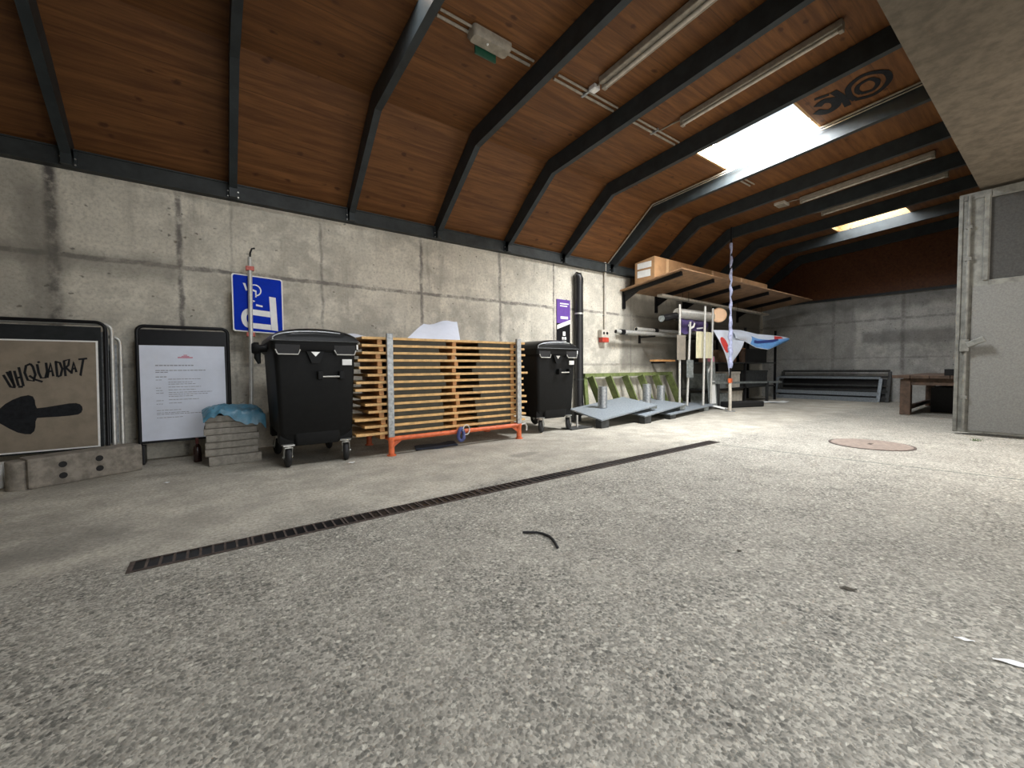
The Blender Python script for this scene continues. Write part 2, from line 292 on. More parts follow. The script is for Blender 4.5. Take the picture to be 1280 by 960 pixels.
# ------------------------------------------------------------------ mesh helpers
class MB:
    def __init__(s): s.b = bmesh.new()
    def box(s, x0, x1, y0, y1, z0, z1, bevel=0.0, mat=None):
        g = bmesh.ops.create_cube(s.b, size=1)
        vs = g['verts']
        T = Matrix.Translation(((x0+x1)/2, (y0+y1)/2, (z0+z1)/2)) @ Matrix.Diagonal((abs(x1-x0), abs(y1-y0), abs(z1-z0), 1))
        bmesh.ops.transform(s.b, matrix=(mat @ T) if mat else T, verts=vs)
        if bevel:
            es = list({e for v in vs for e in v.link_edges})
            bmesh.ops.bevel(s.b, geom=es, offset=bevel, segments=2, affect='EDGES', profile=0.6)
        return s
    def beam(s, p, q, w, h, upv=(0, 0, 1), bevel=0.0):
        """box bar from p to q, w across, h along up"""
        p, q = Vector(p), Vector(q); d = (q-p); L = d.length; d.normalize()
        u = Vector(upv); sx = d.cross(u)
        if sx.length < 1e-4: sx = d.cross(Vector((0, 1, 0)))
        sx.normalize(); u = sx.cross(d)
        Mx = Matrix.Identity(4)
        for i in range(3): Mx[i][0] = d[i]; Mx[i][1] = sx[i]; Mx[i][2] = u[i]; Mx[i][3] = p[i]
        return s.box(0, L, -w/2, w/2, -h/2, h/2, bevel, Mx)
    def cyl(s, p, q, r, r1=None, n=20, caps=True):
        p, q = Vector(p), Vector(q); d = q-p
        g = bmesh.ops.create_cone(s.b, cap_ends=caps, segments=n, radius1=r, radius2=r if r1 is None else r1, depth=d.length)
        T = Matrix.Translation((p+q)/2) @ d.to_track_quat('Z', 'Y').to_matrix().to_4x4()
        bmesh.ops.transform(s.b, matrix=T, verts=g['verts'])
        return s
    def pipe(s, p, q, r, ri, n=20):
        """hollow tube"""
        p, q = Vector(p), Vector(q); d = (q-p).normalized()
        Q = d.to_track_quat('Z', 'Y'); rings = []
        for c, rr in ((p, r), (q, r), (q, ri), (p, ri)):
            rings.append([s.b.verts.new(c + Q @ Vector((rr*math.cos(2*PI*i/n), rr*math.sin(2*PI*i/n), 0))) for i in range(n)])
        for a in range(4):
            A, B = rings[a], rings[(a+1) % 4]
            for i in range(n): s.b.faces.new((A[i], A[(i+1) % n], B[(i+1) % n], B[i]))
        return s
    def tube(s, path, r, n=10, closed=False):
        P = [Vector(p) for p in path]; m = len(P); rings = []; prev = None
        for i, p in enumerate(P):
            if closed: t = P[(i+1) % m]-P[i-1]
            else: t = P[min(i+1, m-1)]-P[max(i-1, 0)]
            t.normalize()
            if prev is None:
                a = Vector((0, 0, 1)) if abs(t.z) < 0.9 else Vector((1, 0, 0))
                u = t.cross(a).normalized()
            else:
                u = (prev - t*prev.dot(t)).normalized()
            prev = u; v = t.cross(u)
            rr = r[i] if isinstance(r, (list, tuple)) else r
            rings.append([s.b.verts.new(p + (u*math.cos(2*PI*k/n)+v*math.sin(2*PI*k/n))*rr) for k in range(n)])
        for i in range(m if closed else m-1):
            A, B = rings[i], rings[(i+1) % m]
            for k in range(n): s.b.faces.new((A[k], A[(k+1) % n], B[(k+1) % n], B[k]))
        if not closed:
            s.b.faces.new(list(reversed(rings[0]))); s.b.faces.new(rings[-1])
        return s
    def prism(s, pts, off):
        """polygon pts (3d, planar) extruded by off"""
        off = Vector(off)
        a = [s.b.verts.new(p) for p in pts]; c = [s.b.verts.new(Vector(p)+off) for p in pts]
        s.b.faces.new(a); s.b.faces.new(list(reversed(c)))
        n = len(pts)
        for i in range(n): s.b.faces.new((a[i], a[(i+1) % n], c[(i+1) % n], c[i]))
        return s
    def loft(s, secs, cap=True):
        rings = [[s.b.verts.new(p) for p in sec] for sec in secs]; n = len(rings[0])
        for A, B in zip(rings, rings[1:]):
            for i in range(n): s.b.faces.new((A[i], A[(i+1) % n], B[(i+1) % n], B[i]))
        if cap: s.b.faces.new(list(reversed(rings[0]))); s.b.faces.new(rings[-1])
        return s
    def lathe(s, prof, c=(0, 0, 0), axis='Z', n=28):
        c = Vector(c); rings = []
        for r, h in prof:
            ring = []
            for i in range(n):
                a = 2*PI*i/n; x, y = r*math.cos(a), r*math.sin(a)
                v = {'Z': (x, y, h), 'X': (h, x, y), 'Y': (x, h, y)}[axis]
                ring.append(s.b.verts.new(c+Vector(v)))
            rings.append(ring)
        for A, B in zip(rings, rings[1:]):
            for i in range(n): s.b.faces.new((A[i], A[(i+1) % n], B[(i+1) % n], B[i]))
        for rg, rev in ((rings[0], True), (rings[-1], False)):
            s.b.faces.new(list(reversed(rg)) if rev else rg)
        return s
    def sheet(s, fn, nu, nv, th=0.003):
        """thin solid sheet fn(u,v)->Vector"""
        g = [[Vector(fn(i/nu, j/nv)) for j in range(nv+1)] for i in range(nu+1)]
        def nrm(i, j):
            a = g[min(i+1, nu)][j]-g[max(i-1, 0)][j]; c = g[i][min(j+1, nv)]-g[i][max(j-1, 0)]
            k = a.cross(c); return k.normalized() if k.length > 1e-9 else Vector((0, 0, 1))
        A = [[s.b.verts.new(g[i][j]+nrm(i, j)*th/2) for j in range(nv+1)] for i in range(nu+1)]
        B = [[s.b.verts.new(g[i][j]-nrm(i, j)*th/2) for j in range(nv+1)] for i in range(nu+1)]
        for i in range(nu):
            for j in range(nv):
                s.b.faces.new((A[i][j], A[i+1][j], A[i+1][j+1], A[i][j+1]))
                s.b.faces.new((B[i][j+1], B[i+1][j+1], B[i+1][j], B[i][j]))
        for i in range(nu):
            s.b.faces.new((A[i+1][0], A[i][0], B[i][0], B[i+1][0])); s.b.faces.new((A[i][nv], A[i+1][nv], B[i+1][nv], B[i][nv]))
        for j in range(nv):
            s.b.faces.new((A[0][j], A[0][j+1], B[0][j+1], B[0][j])); s.b.faces.new((A[nu][j+1], A[nu][j], B[nu][j], B[nu][j+1]))
        return s
    def ribbon(s, pts, wd, nrm, th=0.0015):
        """flat painted stroke along pts (3d, in a plane with normal nrm), rounded ends"""
        nrm = Vector(nrm).normalized(); P = [Vector(p) for p in pts]
        L, Rr = [], []
        for i, p in enumerate(P):
            t = (P[min(i+1, len(P)-1)]-P[max(i-1, 0)]).normalized(); sd = nrm.cross(t)
            w_ = wd[i] if isinstance(wd, (list, tuple)) else wd
            L.append(p+sd*w_/2); Rr.append(p-sd*w_/2)
        poly = []
        for i in range(len(P)-1):
            s.prism([L[i], L[i+1], Rr[i+1], Rr[i]], nrm*th)
        return s
    def xf(s, mat): bmesh.ops.transform(s.b, matrix=mat, verts=s.b.verts); return s
    def build(s, name, mat, parent=None, smooth=False, loc=None):
        bmesh.ops.remove_doubles(s.b, verts=s.b.verts, dist=1e-6)
        bmesh.ops.recalc_face_normals(s.b, faces=s.b.faces)
        me = bpy.data.meshes.new(name); s.b.to_mesh(me); s.b.free()
        me.materials.append(mat)
        if smooth:
            for p in me.polygons: p.use_smooth = True
            try: me.set_sharp_from_angle(angle=R(38))
            except Exception: pass
        o = bpy.data.objects.new(name, me); COL.objects.link(o)
        if parent: o.parent = parent
        if loc: o.location = loc
        return o

def tag(o, label, cat, group=None, kind=None):
    o['label'] = label; o['category'] = cat
    if group: o['group'] = group
    if kind: o['kind'] = kind
    return o
def thing(name, label, cat, loc=(0, 0, 0), rz=0, group=None):
    o = bpy.data.objects.new(name, None); COL.objects.link(o); o.empty_display_size = 0.1
    o.location = loc; o.rotation_euler = (0, 0, rz)
    return tag(o, label, cat, group)
def struct(o): o['kind'] = 'structure'; return o
def kids(o): return [c for c in bpy.data.objects if c.parent == o]
def copy_tree(o, parent=None):
    c = o.copy(); COL.objects.link(c); c.parent = parent
    for ch in kids(o): copy_tree(ch, c)
    return c
ORD = ['topmost', 'second', 'third', 'fourth', 'fifth', 'sixth', 'seventh', 'eighth', 'ninth', 'tenth', 'eleventh', 'twelfth', 'thirteenth', 'bottom']

# ================================================================== SETTING
WY = 5.9            # inner face of the long left wall
BX = 14.2           # inner face of the back wall
WALLTOP = 2.95
SLABZ, SLABY = 3.27, 0.80
RIBX = [-2.43, -1.10, 0.23, 1.55, 2.84, 4.15, 5.48, 6.86, 8.18, 9.51, 10.84, 12.16, 13.5]
KN = (4.62, 3.83); FT = (5.86, 2.97); SLOPE = 0.062
def rib_z(y): return KN[1] + (KN[0]-y)*SLOPE
DK = (4.78, 4.055); DF = (5.92, 3.13)                 # roof deck underside: knee, foot
def deck_z(y): return DK[1] + (DK[0]-y)*SLOPE if y < DK[0] else DK[1] + (DF[1]-DK[1])*(y-DK[0])/(DF[0]-DK[0])

struct(MB().box(-3.4, BX+0.3, -6.0, WY+0.3, -0.2, 0).build('floor', MAT_FLOOR))
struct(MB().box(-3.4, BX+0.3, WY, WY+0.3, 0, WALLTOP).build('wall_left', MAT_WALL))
struct(MB().box(BX, BX+0.3, -1.0, WY, 0, 2.80).build('wall_back', MAT_BACK))
struct(MB().box(BX+0.02, BX+0.25, -1.0, WY+0.3, 2.80, 4.7).build('wall_back_gable', MAT_GABLE))
struct(MB().box(-3.6, -3.4, -6.0, WY+0.3, 0, 4.8).build('wall_near', MAT_SIDE))
b = MB(); b.box(-3.4, 0.3, -1.0, -0.8, 0, SLABZ); b.box(2.7, 4.7, -1.0, -0.8, 0, SLABZ); b.box(0.3, 2.7, -1.0, -0.8, 3.2, SLABZ); b.box(8.32, BX, -1.0, -0.8, 0, SLABZ); b.box(4.7, 8.32, -1.0, -0.8, 3.2, SLABZ)  # the opening near the camera is added to let the fill in
struct(b.build('wall_right', MAT_SIDE))
struct(MB().box(-3.4, BX, -2.2, SLABY, SLABZ, 4.62, 0).build('ceiling_slab', MAT_SOFFIT))
# steel wall plate carrying the ribs
b = MB(); b.box(-3.4, BX, WY-0.06, WY+0.3, WALLTOP, 3.14); b.box(-3.4, BX, WY-0.10, WY-0.06, WALLTOP, WALLTOP+0.012); b.box(-3.4, BX, WY-0.075, WY-0.06, 3.125, 3.14)
for x in (3.35, 9.0): b.box(x, x+0.008, WY-0.064, WY-0.05, WALLTOP+0.015, 3.12)
struct(b.build('trim_wall_plate', MAT_PLATE))
struct(MB().box(BX-0.05, BX, -0.8, WY-0.06, 2.78, 2.84).build('trim_back_ledge', MAT_STEEL))

# roof deck with three openings
def deckquad(b, x0, x1, ya, yb, th=0.10):
    za, zb = deck_z(ya), deck_z(yb)
    b.prism([(x0, ya, za), (x0, yb, zb), (x0, yb, zb+th), (x0, ya, za+th)], (x1-x0, 0, 0))
b = MB()
deckquad(b, -3.4, BX+0.3, 6.25, DK[0]); deckquad(b, -3.4, BX+0.3, DK[0], 3.43); deckquad(b, -3.4, BX+0.3, 2.12, 0.5)
cuts = [-3.4]
for a, c in SKYLIGHTS: cuts += [a+0.01, c+0.02]
cuts.append(BX+0.3)
for i in range(0, len(cuts), 2): deckquad(b, cuts[i], cuts[i+1], 3.43, 2.12)
struct(b.build('ceiling', MAT_DECK))

# ribs: bent I beams
def rib(x):
    b = MB(); fwid, ft, web = 0.125, 0.014, 0.010
    def seg(y0, z0, y1, z1, y2, z2, y3, z3, hw):
        b.prism([(x-hw, y0, z0), (x-hw, y1, z1), (x-hw, y2, z2), (x-hw, y3, z3)], (2*hw, 0, 0))
    yend = SLABY-0.02; T = 0.228      # depth normal to the flange
    d1 = Vector((KN[0]-FT[0], KN[1]-FT[1])).normalized(); n1 = Vector((d1.y, -d1.x)); n1 = n1 if n1.y > 0 else -n1
    d2 = Vector((-1, SLOPE)).normalized(); n2 = Vector((SLOPE, 1)).normalized()
    def off(t):
        # offset polyline foot-knee-end by t
        f = Vector(FT)+n1*t; e = Vector((yend, rib_z(yend)))+n2*t
        k1 = Vector(KN)+n1*t; k2 = Vector(KN)+n2*t
        den = d1.x*d2.y-d1.y*d2.x; w_ = k2-k1; s_ = (w_.x*d2.y-w_.y*d2.x)/den
        return f, k1+d1*s_, e
    for (t0, t1, hw) in ((0, T, 0.038),):
        A, B = off(t0), off(t1)
        for i in (0, 1): seg(*A[i], *A[i+1], *B[i+1], *B[i], hw)
    # foot plate with bolts against the wall plate
    b.box(x-0.06, x+0.06, WY-0.075, WY-0.06, WALLTOP+0.0, WALLTOP+0.17)
    b.box(x-0.038, x+0.038, WY-0.16, WY-0.075, WALLTOP+0.005, WALLTOP+0.17)
    o = b.build('roof_rib', MAT_STEEL); 
    for s in (-1, 1):
        for z in (WALLTOP+0.03, WALLTOP+0.09): MB().cyl((x+s*0.050, WY-0.075, z), (x+s*0.050, WY-0.087, z), 0.008, n=8).build('bolt', MAT_ZINC, o)
    return struct(o)
for x in RIBX: rib(x)

# skylights
for i, (a, c) in enumerate(SKYLIGHTS):
    x0, x1, y0, y1 = a+0.04, c-0.01, 2.15, 3.40; zt = 4.41
    b = MB(); e = 0.001
    for xa in (x0-0.03, x1): b.prism([(xa, y0, deck_z(y0)+e), (xa, y1, deck_z(y1)+e), (xa, y1, zt), (xa, y0, zt)], (0.03, 0, 0))
    for ya in (y0-0.03, y1): b.prism([(x0-0.03, ya, deck_z(ya)+e), (x0-0.03, ya+0.03, deck_z(ya+0.03)+e), (x0-0.03, ya+0.03, zt), (x0-0.03, ya, zt)], (x1-x0+0.06, 0, 0))
    o = struct(b.build('window_%d' % (i+1), MAT_REVEAL))
    b = MB()
    for q in ((x0, x1, y0, y0+0.02), (x0, x1, y1-0.02, y1), (x0, x0+0.02, y0+0.02, y1-0.02), (x1-0.02, x1, y0+0.02, y1-0.02)): b.box(*q, zt-0.04, zt-0.005)
    b.build('frame', MAT_WHITE, o)
    MB().box(x0+0.02, x1-0.02, y0+0.02, y1-0.02, zt-0.03, zt-0.02).build('pane', MAT_PANE, o)
    MB().beam((x1-0.13, y1-0.05, zt-0.10), (x1-0.03, y1-0.15, zt-0.08), 0.03, 0.03).build('latch', MAT_WHITE, o)

# spray scribble on the deck beside the middle skylight
b = MB()
def gp(u, v):   # u along -y, v along x
    y = 2.06-u*0.75; x = 6.0+v*0.65
    return (x, y, deck_z(y)-0.004)
for pts, wd in [([(0.02,0.55),(0.12,0.75),(0.26,0.70),(0.30,0.48),(0.20,0.32),(0.08,0.40)], 0.10), ([(0.36,0.15),(0.40,0.55),(0.38,0.90)], 0.07), ([(0.50,0.80),(0.72,0.92),(0.93,0.70),(0.95,0.35),(0.75,0.12),(0.54,0.25),(0.48,0.55),(0.50,0.80)], 0.06), ([(0.60,0.68),(0.74,0.74),(0.83,0.55),(0.78,0.34),(0.64,0.36),(0.58,0.52),(0.60,0.68)], 0.05), ([(0.12,0.10),(0.30,0.18)], 0.05)]:
    sp = []
    for a_ in range(len(pts)-1):
        p0, p1, p2, p3 = pts[max(a_-1, 0)], pts[a_], pts[a_+1], pts[min(a_+2, len(pts)-1)]
        for k in range(6):
            f = k/6; sp.append(tuple(0.5*(2*p1[c]+(p2[c]-p0[c])*f+(2*p0[c]-5*p1[c]+4*p2[c]-p3[c])*f*f+(3*p1[c]-p0[c]-3*p2[c]+p3[c])*f**3) for c in (0, 1)))
    sp.append(pts[-1])
    b.ribbon([gp(*p) for p in sp], wd, (0, -SLOPE, -1), 0.002)
tag(b.build('spray_scribble', MAT_SPRAY), 'black sprayed scribble on the roof boards beside the big skylight', 'graffiti')

# ------------------------------------------------------------------ gate leaf at the right
GX = 8.2
g = bpy.data.objects.new('door_1', None); COL.objects.link(g); g.location = (GX, 0.97, 0.035); struct(g)
def gy(y): return y-0.97
b = MB()
b.box(0, 0.10, gy(0.69), gy(0.975), 0.0, 3.19, 0.006)                       # broad stile
b.box(0, 0.10, gy(-0.75), gy(0.69), 3.08, 3.19, 0.006); b.box(0, 0.10, gy(-0.75), gy(0.69), 1.94, 2.02, 0.006)
b.box(0, 0.10, gy(-0.75), gy(0.69), 0.0, 0.06, 0.006); b.box(0, 0.10, gy(-0.85), gy(-0.75), 0, 3.19, 0.006)
b.build('frame', MAT_GATEF, g)
b = MB(); b.box(-0.012, 0, gy(0.935), gy(0.972), 0.01, 3.17, 0.004); b.box(-0.014, 0, gy(0.70), gy(0.745), 2.02, 3.17, 0.004)
b.box(-0.012, 0, gy(0.69), gy(0.93), 3.10, 3.16, 0.004); b.build('edge_strip', MAT_GATEF, g)
MB().box(0.02, 0.07, gy(-0.75), gy(0.80), 0.06, 1.94).build('panel', MAT_GATE, g)
MB().box(-0.006, 0.001, gy(-0.75), gy(0.832), 0.03, 1.95).build('face_sheet', MAT_GATE, g)
MB().box(0.03, 0.05, gy(-0.75), gy(0.69), 2.02, 3.08).build('pane', MAT_GATEP, g)
b = MB(); b.cyl((-0.035, gy(0.875), 0.05), (-0.035, gy(0.875), 3.15), 0.016, n=12)
b.build('bolt_rod', MAT_GATEF, g, True)
for z in (0.45, 2.30, 2.72): MB().box(-0.05, 0.0, gy(0.905), gy(0.845), z, z+0.045, 0.004).build('rod_guide', MAT_GATEF, g)
MB().box(-0.07, 0.0, gy(0.925), gy(0.84), 1.09, 1.25, 0.008).build('lock_box', MAT_GATEF, g)
MB().beam((-0.06, gy(0.86), 1.17), (-0.10, gy(0.70), 1.25), 0.04, 0.075, bevel=0.012).build('handle', MAT_GATEF, g)

# ------------------------------------------------------------------ floor things
b = MB(); DX0, DX1, DY0, DY1 = -0.36, 5.10, 2.605, 2.735
n = 78; st = (DX1-DX0)/n
frame = MB(); frame.box(DX0, DX1, DY0-0.008, DY0, -0.02, 0.004); frame.box(DX0, DX1, DY1, DY1+0.008, -0.02, 0.004); frame.box(DX0-0.01, DX0, DY0-0.008, DY1+0.008, -0.02, 0.004); frame.box(DX1, DX1+0.01, DY0-0.008, DY1+0.008, -0.02, 0.004)
t = thing('floor_drain', 'long narrow rusty slot drain let into the concrete floor', 'drain', (DX0, 2.67, 0))
off = Matrix.Translation((-DX0, -2.67, 0))
frame.xf(off).build('drain_frame', MAT_RUST, t)
MB().box(DX0, DX1, DY0, DY1, 0.0005, 0.0015).xf(off).build('channel', MAT_BLACK, t)
for q in range(11):
    b = MB(); x0 = DX0+q*(DX1-DX0)/11; x1 = DX0+(q+1)*(DX1-DX0)/11-0.004
    b.box(x0, x1, DY0, DY0+0.006, 0.001, 0.006); b.box(x0, x1, DY1-0.006, DY1, 0.001, 0.006)
    m_ = 9
    for i in range(m_+1):
        xx = x0+(x1-x0-0.016)*i/m_; b.box(xx, xx+0.011, DY0+0.006, DY1-0.006, 0.001, 0.006)
    b.xf(off).build('grating', MAT_RUST, t)
t = thing('manhole_cover', 'round worn rusty manhole cover flush in the floor near the grey gate', 'manhole cover', (6.33, 1.42, 0))
MB().lathe([(0.0, 0.0005), (0.40, 0.0005), (0.40, 0.006), (0.0, 0.006)]).build('rim', MAT_RUST, t)
MB().lathe([(0.0, 0.006), (0.375, 0.006), (0.37, 0.010), (0.0, 0.010)]).build('lid', MAT_COVER, t)
MB().box(-0.05, 0.05, -0.02, 0.02, 0.010, 0.012).build('lifting_slot', MAT_RUST, t)
cab = [(1.405, 1.845, 0.008), (1.43, 1.825, 0.008), (1.465, 1.795, 0.009), (1.485, 1.76, 0.008), (1.49, 1.71, 0.008), (1.475, 1.66, 0.008), (1.45, 1.61, 0.008), (1.43, 1.575, 0.008)]
tag(MB().tube(cab, 0.007, 8).build('cable_offcut', MAT_RUBBER, None, True), 'short bent black cable offcut lying in the middle of the floor', 'cable')
def scrap(name, label, cat, c, rx, ry, rz, mat, bend=0.004):
    b = MB(); ca, sa = math.cos(rz), math.sin(rz)
    def fn(u, v):
        a = (u-0.5)*2*rx; d = (v-0.5)*2*ry*math.sin(PI*(0.12+0.76*u))
        return (c[0]+a*ca-d*sa, c[1]+a*sa+d*ca, 0.004+bend*(0.5+0.5*math.sin(u*9+v*4)))
    b.sheet(fn, 10, 4, 0.0015)
    return tag(b.build(name, mat, None, True), label, cat)
scrap('paper_scrap', 'white torn paper scrap on the floor at the right edge', 'scrap', (2.02, 0.085, 0), 0.055, 0.012, R(-62), MAT_WHITE)
scrap('paper_scrap', 'small thin white scrap on the dark floor beside the bigger torn one', 'scrap', (2.06, 0.20, 0), 0.026, 0.006, R(-62), MAT_WHITE)
scrap('dry_leaf', 'small dark dry leaf lying alone on the right of the floor', 'leaf', (2.146, 0.542, 0), 0.03, 0.012, R(-60), MAT_LEAF)
scrap('dry_leaf', 'tiny dark leaf on the floor left of the manhole joint', 'leaf', (2.15, 0.99, 0), 0.012, 0.008, R(-30), MAT_LEAF)
scrap('paper_scrap', 'small white scrap on the floor in front of the concrete slabs', 'scrap', (-0.36, 4.52, 0), 0.02, 0.018, R(10), MAT_WHITE)
scrap('paper_scrap', 'red and white scrap beside the right wheel of the nearer bin', 'scrap', (1.10, 4.32, 0), 0.04, 0.02, R(20), MAT_SIGNW)
scrap('paper_scrap', 'flat white sheet lying on the floor before the dark rack', 'paper', (11.9, 4.62, 0), 0.50, 0.22, R(-12), MAT_SIGNW, 0.02)
b = MB()
for i in range(40):
    a = random.random()*2*PI; r = random.random()*0.07; x, y = 7.62+r*math.cos(a)*0.8, 0.70+r*math.sin(a)
    h = 0.015+0.025*random.random(); dx, dy = (random.random()-.5)*.05, (random.random()-.5)*.05
    b.prism([(x-0.004, y, 0), (x+0.004, y, 0), (x+dx, y+dy, h)], (0, 0.002, 0))
tag(b.build('grass_tuft', MAT_GRASS), 'small dark weed tuft growing by the foot of the grey gate', 'weed')

# ================================================================== SIGN BOARDS AT LEFT
def rounded_frame(w_, h_, r, z0):
    """inverted U path in xz, from (−w/2,z0) up and over"""
    p = [(-w_/2, 0, z0)]
    for i in range(7): a = PI-i*PI/12; p.append((-w_/2+r+r*math.cos(a), 0, h_-r+r*math.sin(a)))
    for i in range(7): a = PI/2-i*PI/12; p.append((w_/2-r+r*math.cos(a), 0, h_-r+r*math.sin(a)))
    p.append((w_/2, 0, z0)); return p
# poster stand, left (local: x across, z up, front is -y)
LEAN = R(-5)
def lean(o): o.rotation_euler = (LEAN, 0, 0); return o
t = lean(thing('poster_stand', 'black framed poster stand with brown board sprayed with lettering and an arrow', 'sign board', (-1.335, 5.48, 0.02)))
W1 = 0.95
MB().tube(rounded_frame(W1, 1.42, 0.07, 0.0), 0.016, 10).build('stand_frame', MAT_BLACK, t, True)
MB().box(-W1/2+0.03, W1/2-0.03, -0.012, 0.0, 1.24, 1.37).build('header', MAT_HEADER, t)
MB().box(-W1/2+0.03, W1/2-0.03, -0.010, 0.004, 0.20, 1.24).build('backing', MAT_HEADER, t)
MB().box(-W1/2+0.035, W1/2-0.052, -0.016, -0.010, 0.215, 1.235).build('poster_border', MAT_SIGNW, t)
po = MB().box(-W1/2+0.045, W1/2-0.067, -0.018, -0.014, 0.228, 1.222).build('poster', MAT_KRAFT, t)
PU0 = 0.395-0.5925       # local x of photo column 0 on the poster
def pp(px, py): return (PU0 + (px/120.0)*0.595, -0.0182, 1.228-(py-429)/130.0*1.0)
def zz(x, y): return pp(x/8.533, 390+y/8.533)
b = MB()
for pts in [[(40,680),(110,800),(160,805)], [(75,650),(150,790)], [(150,805),(120,700),(105,640)],
            [(150,640),(190,790)], [(185,800),(235,800)], [(195,605),(240,795)], [(160,715),(215,705)],
            [(320,570),(270,590),(255,660),(285,735),(345,745),(365,680),(340,600),(315,572)], [(300,690),(360,730),(440,755)],
            [(385,575),(400,660),(425,715),(470,715),(490,650),(480,560)], [(390,560),(415,550)],
            [(490,715),(530,560),(555,700)], [(508,650),(550,645)],
            [(585,545),(600,705)], [(575,548),(630,560),(655,625),(635,695),(600,705)],
            [(675,540),(690,700)], [(670,545),(735,525),(725,585),(690,615)], [(695,612),(750,660)],
            [(755,675),(785,550),(812,660)], [(765,625),(806,618)],
            [(838,525),(940,515)], [(895,520),(858,690),(872,695)]]:
    b.ribbon([zz(*p) for p in pts], 0.017, (0, -1, 0), 0.001)
b.build('lettering', MAT_SPRAY, po)
def qq(x, y): return pp(x/4.0, 380+y/4.0)
ar = [(-50,548),(-10,520),(25,492),(60,474),(100,460),(135,455),(157,462),(166,480),(168,502),(175,518),(220,515),(280,508),(340,501),(375,501),(395,507),(407,520),(409,534),(402,548),(385,557),(340,561),(280,563),(220,563),(175,564),(167,580),(166,605),(160,625),(142,638),(115,636),(80,626),(40,605),(0,580)]
MB().prism([Vector(qq(*p)) for p in ar], (0, -0.001, 0)).build('arrow', MAT_SPRAY, po)
# two pale frames behind it
def pale_stand(x, y, h, label, name='empty_poster_frame'):
    t = lean(thing(name, label, 'sign frame', (x, y, 0.02)))
    MB().tube(rounded_frame(0.95, h, 0.07, 0), 0.018, 10).build('stand_frame', MAT_ALU, t, True)
    MB().box(-0.445, 0.445, -0.006, 0.006, 0.22, h-0.10).build('back_panel', MAT_DARKG, t)
    b = MB(); b.box(0.40, 0.450, -0.014, -0.006, 0.22, h-0.08); b.box(-0.45, -0.40, -0.014, -0.006, 0.22, h-0.08); b.box(-0.40, 0.40, -0.014, -0.006, h-0.14, h-0.08)
    b.build('clip_rail', MAT_GALV, t)
pale_stand(-1.30, 5.55, 1.41, 'grey metal poster frame standing directly behind the sprayed board')
pale_stand(-1.25, 5.62, 1.29, 'lower white metal poster frame, hindmost behind the sprayed board')

# information board
t = thing('information_board', 'black stand holding a white printed notice beside the paving slabs', 'sign board', (-0.26, 5.66, 0.0)); t.rotation_euler = (R(-3), 0, 0)
W2 = 0.775
MB().tube(rounded_frame(W2, 1.43, 0.06, 0.0), 0.018, 10).build('stand_frame', MAT_BLACK, t, True)
MB().box(-W2/2+0.015, W2/2-0.015, -0.012, 0.012, 1.235, 1.395).build('header', MAT_BLACK, t)
MB().box(-W2/2+0.015, W2/2-0.015, -0.012, 0.010, 0.20, 1.235).build('backing', MAT_BLACK, t)
for s in (-1, 1): MB().box(s*W2/2-0.045, s*W2/2+0.045, -0.13, 0.04, 0.0, 0.19, 0.01).build('foot', MAT_BLACK, t)
pa = MB().box(-0.372, 0.352, -0.016, -0.012, 0.225, 1.228).build('notice_sheet', MAT_PAPER, t)
b = MB(); pk = MB()
def nl(px, py): # zoom px (160..300 x 395..580 at 5.19x) -> local
    X_ = (px-76)/(625-76)*0.72-0.37; Z_ = 1.225-(py-187)/(800-187)*0.99
    return X_, Z_
def textline(y, x0, x1, h=4, seed=0):
    rr = random.Random(seed+y); x = x0; b = MB()
    while x < x1-3:
        wl = min(rr.uniform(9, 30), x1-x); a, z = nl(x, y); a2, _ = nl(x+wl, y)
        b.box(a, a2, -0.0168, -0.0159, z-h*0.0008, z+h*0.0008); x += wl+4.5
    b.build('text_line', MAT_INK, pa)
for y, x0, x1, h in [(317,168,410,6),(350,168,490,4.5),(362,168,245,4.5),(392,168,235,4.5),(412,168,205,3),(408,245,455,3),(428,245,400,3),(441,245,425,3),(465,168,205,3),(460,245,455,3),(482,168,210,3),(479,245,420,3),(498,168,215,3),(496,245,530,3),(509,245,500,3),(522,245,400,3),(548,168,212,3),(544,245,440,3),(570,168,210,3),(566,245,330,3),(612,168,320,3),(628,168,370,3),(638,168,480,3),(660,168,330,3)]:
    textline(y, x0, x1, h)
for i, (x0, x1, y, h) in enumerate([(310, 408, 264, 7), (335, 385, 256, 5), (348, 372, 248, 5)]):
    a, z = nl(x0, y); a2, _ = nl(x1, y); pk.box(a, a2, -0.0168, -0.0159, z-h*0.0009, z+h*0.0009)
pk.build('printed_logo', MAT_PINK, pa)

# concrete footing with holes, in front of the poster stand
t = thing('barrier_footing', 'long concrete fence footing with four round holes before the poster stand', 'concrete block', (-0.97, 5.215, 0), R(27))
b = MB(); b.box(-0.37, 0.37, -0.11, 0.11, 0.0, 0.25, 0.018); b.build('block', MAT_BLOCK, t)
for hx, hz in ((-0.17, 0.17), (-0.17, 0.075), (0.06, 0.175), (0.06, 0.085)):
    MB().lathe([(0.0, -0.1108), (0.026, -0.1108), (0.026, -0.1125), (0.0, -0.1125)], (hx, 0, hz), 'Y', 18).build('hole', MAT_BLACK, t)
MB().cyl((-0.39, 0, 0.0), (-0.39, 0, 0.235), 0.075, n=20).build('round_end', MAT_BLOCK, t, True)
t = thing('white_kerb_block', 'white painted block at the left edge under the poster stand', 'concrete block', (-1.70, 5.22, 0), R(4))
MB().box(-0.26, 0.26, -0.09, 0.09, 0, 0.20, 0.015).build('block', MAT_SIGNW, t)

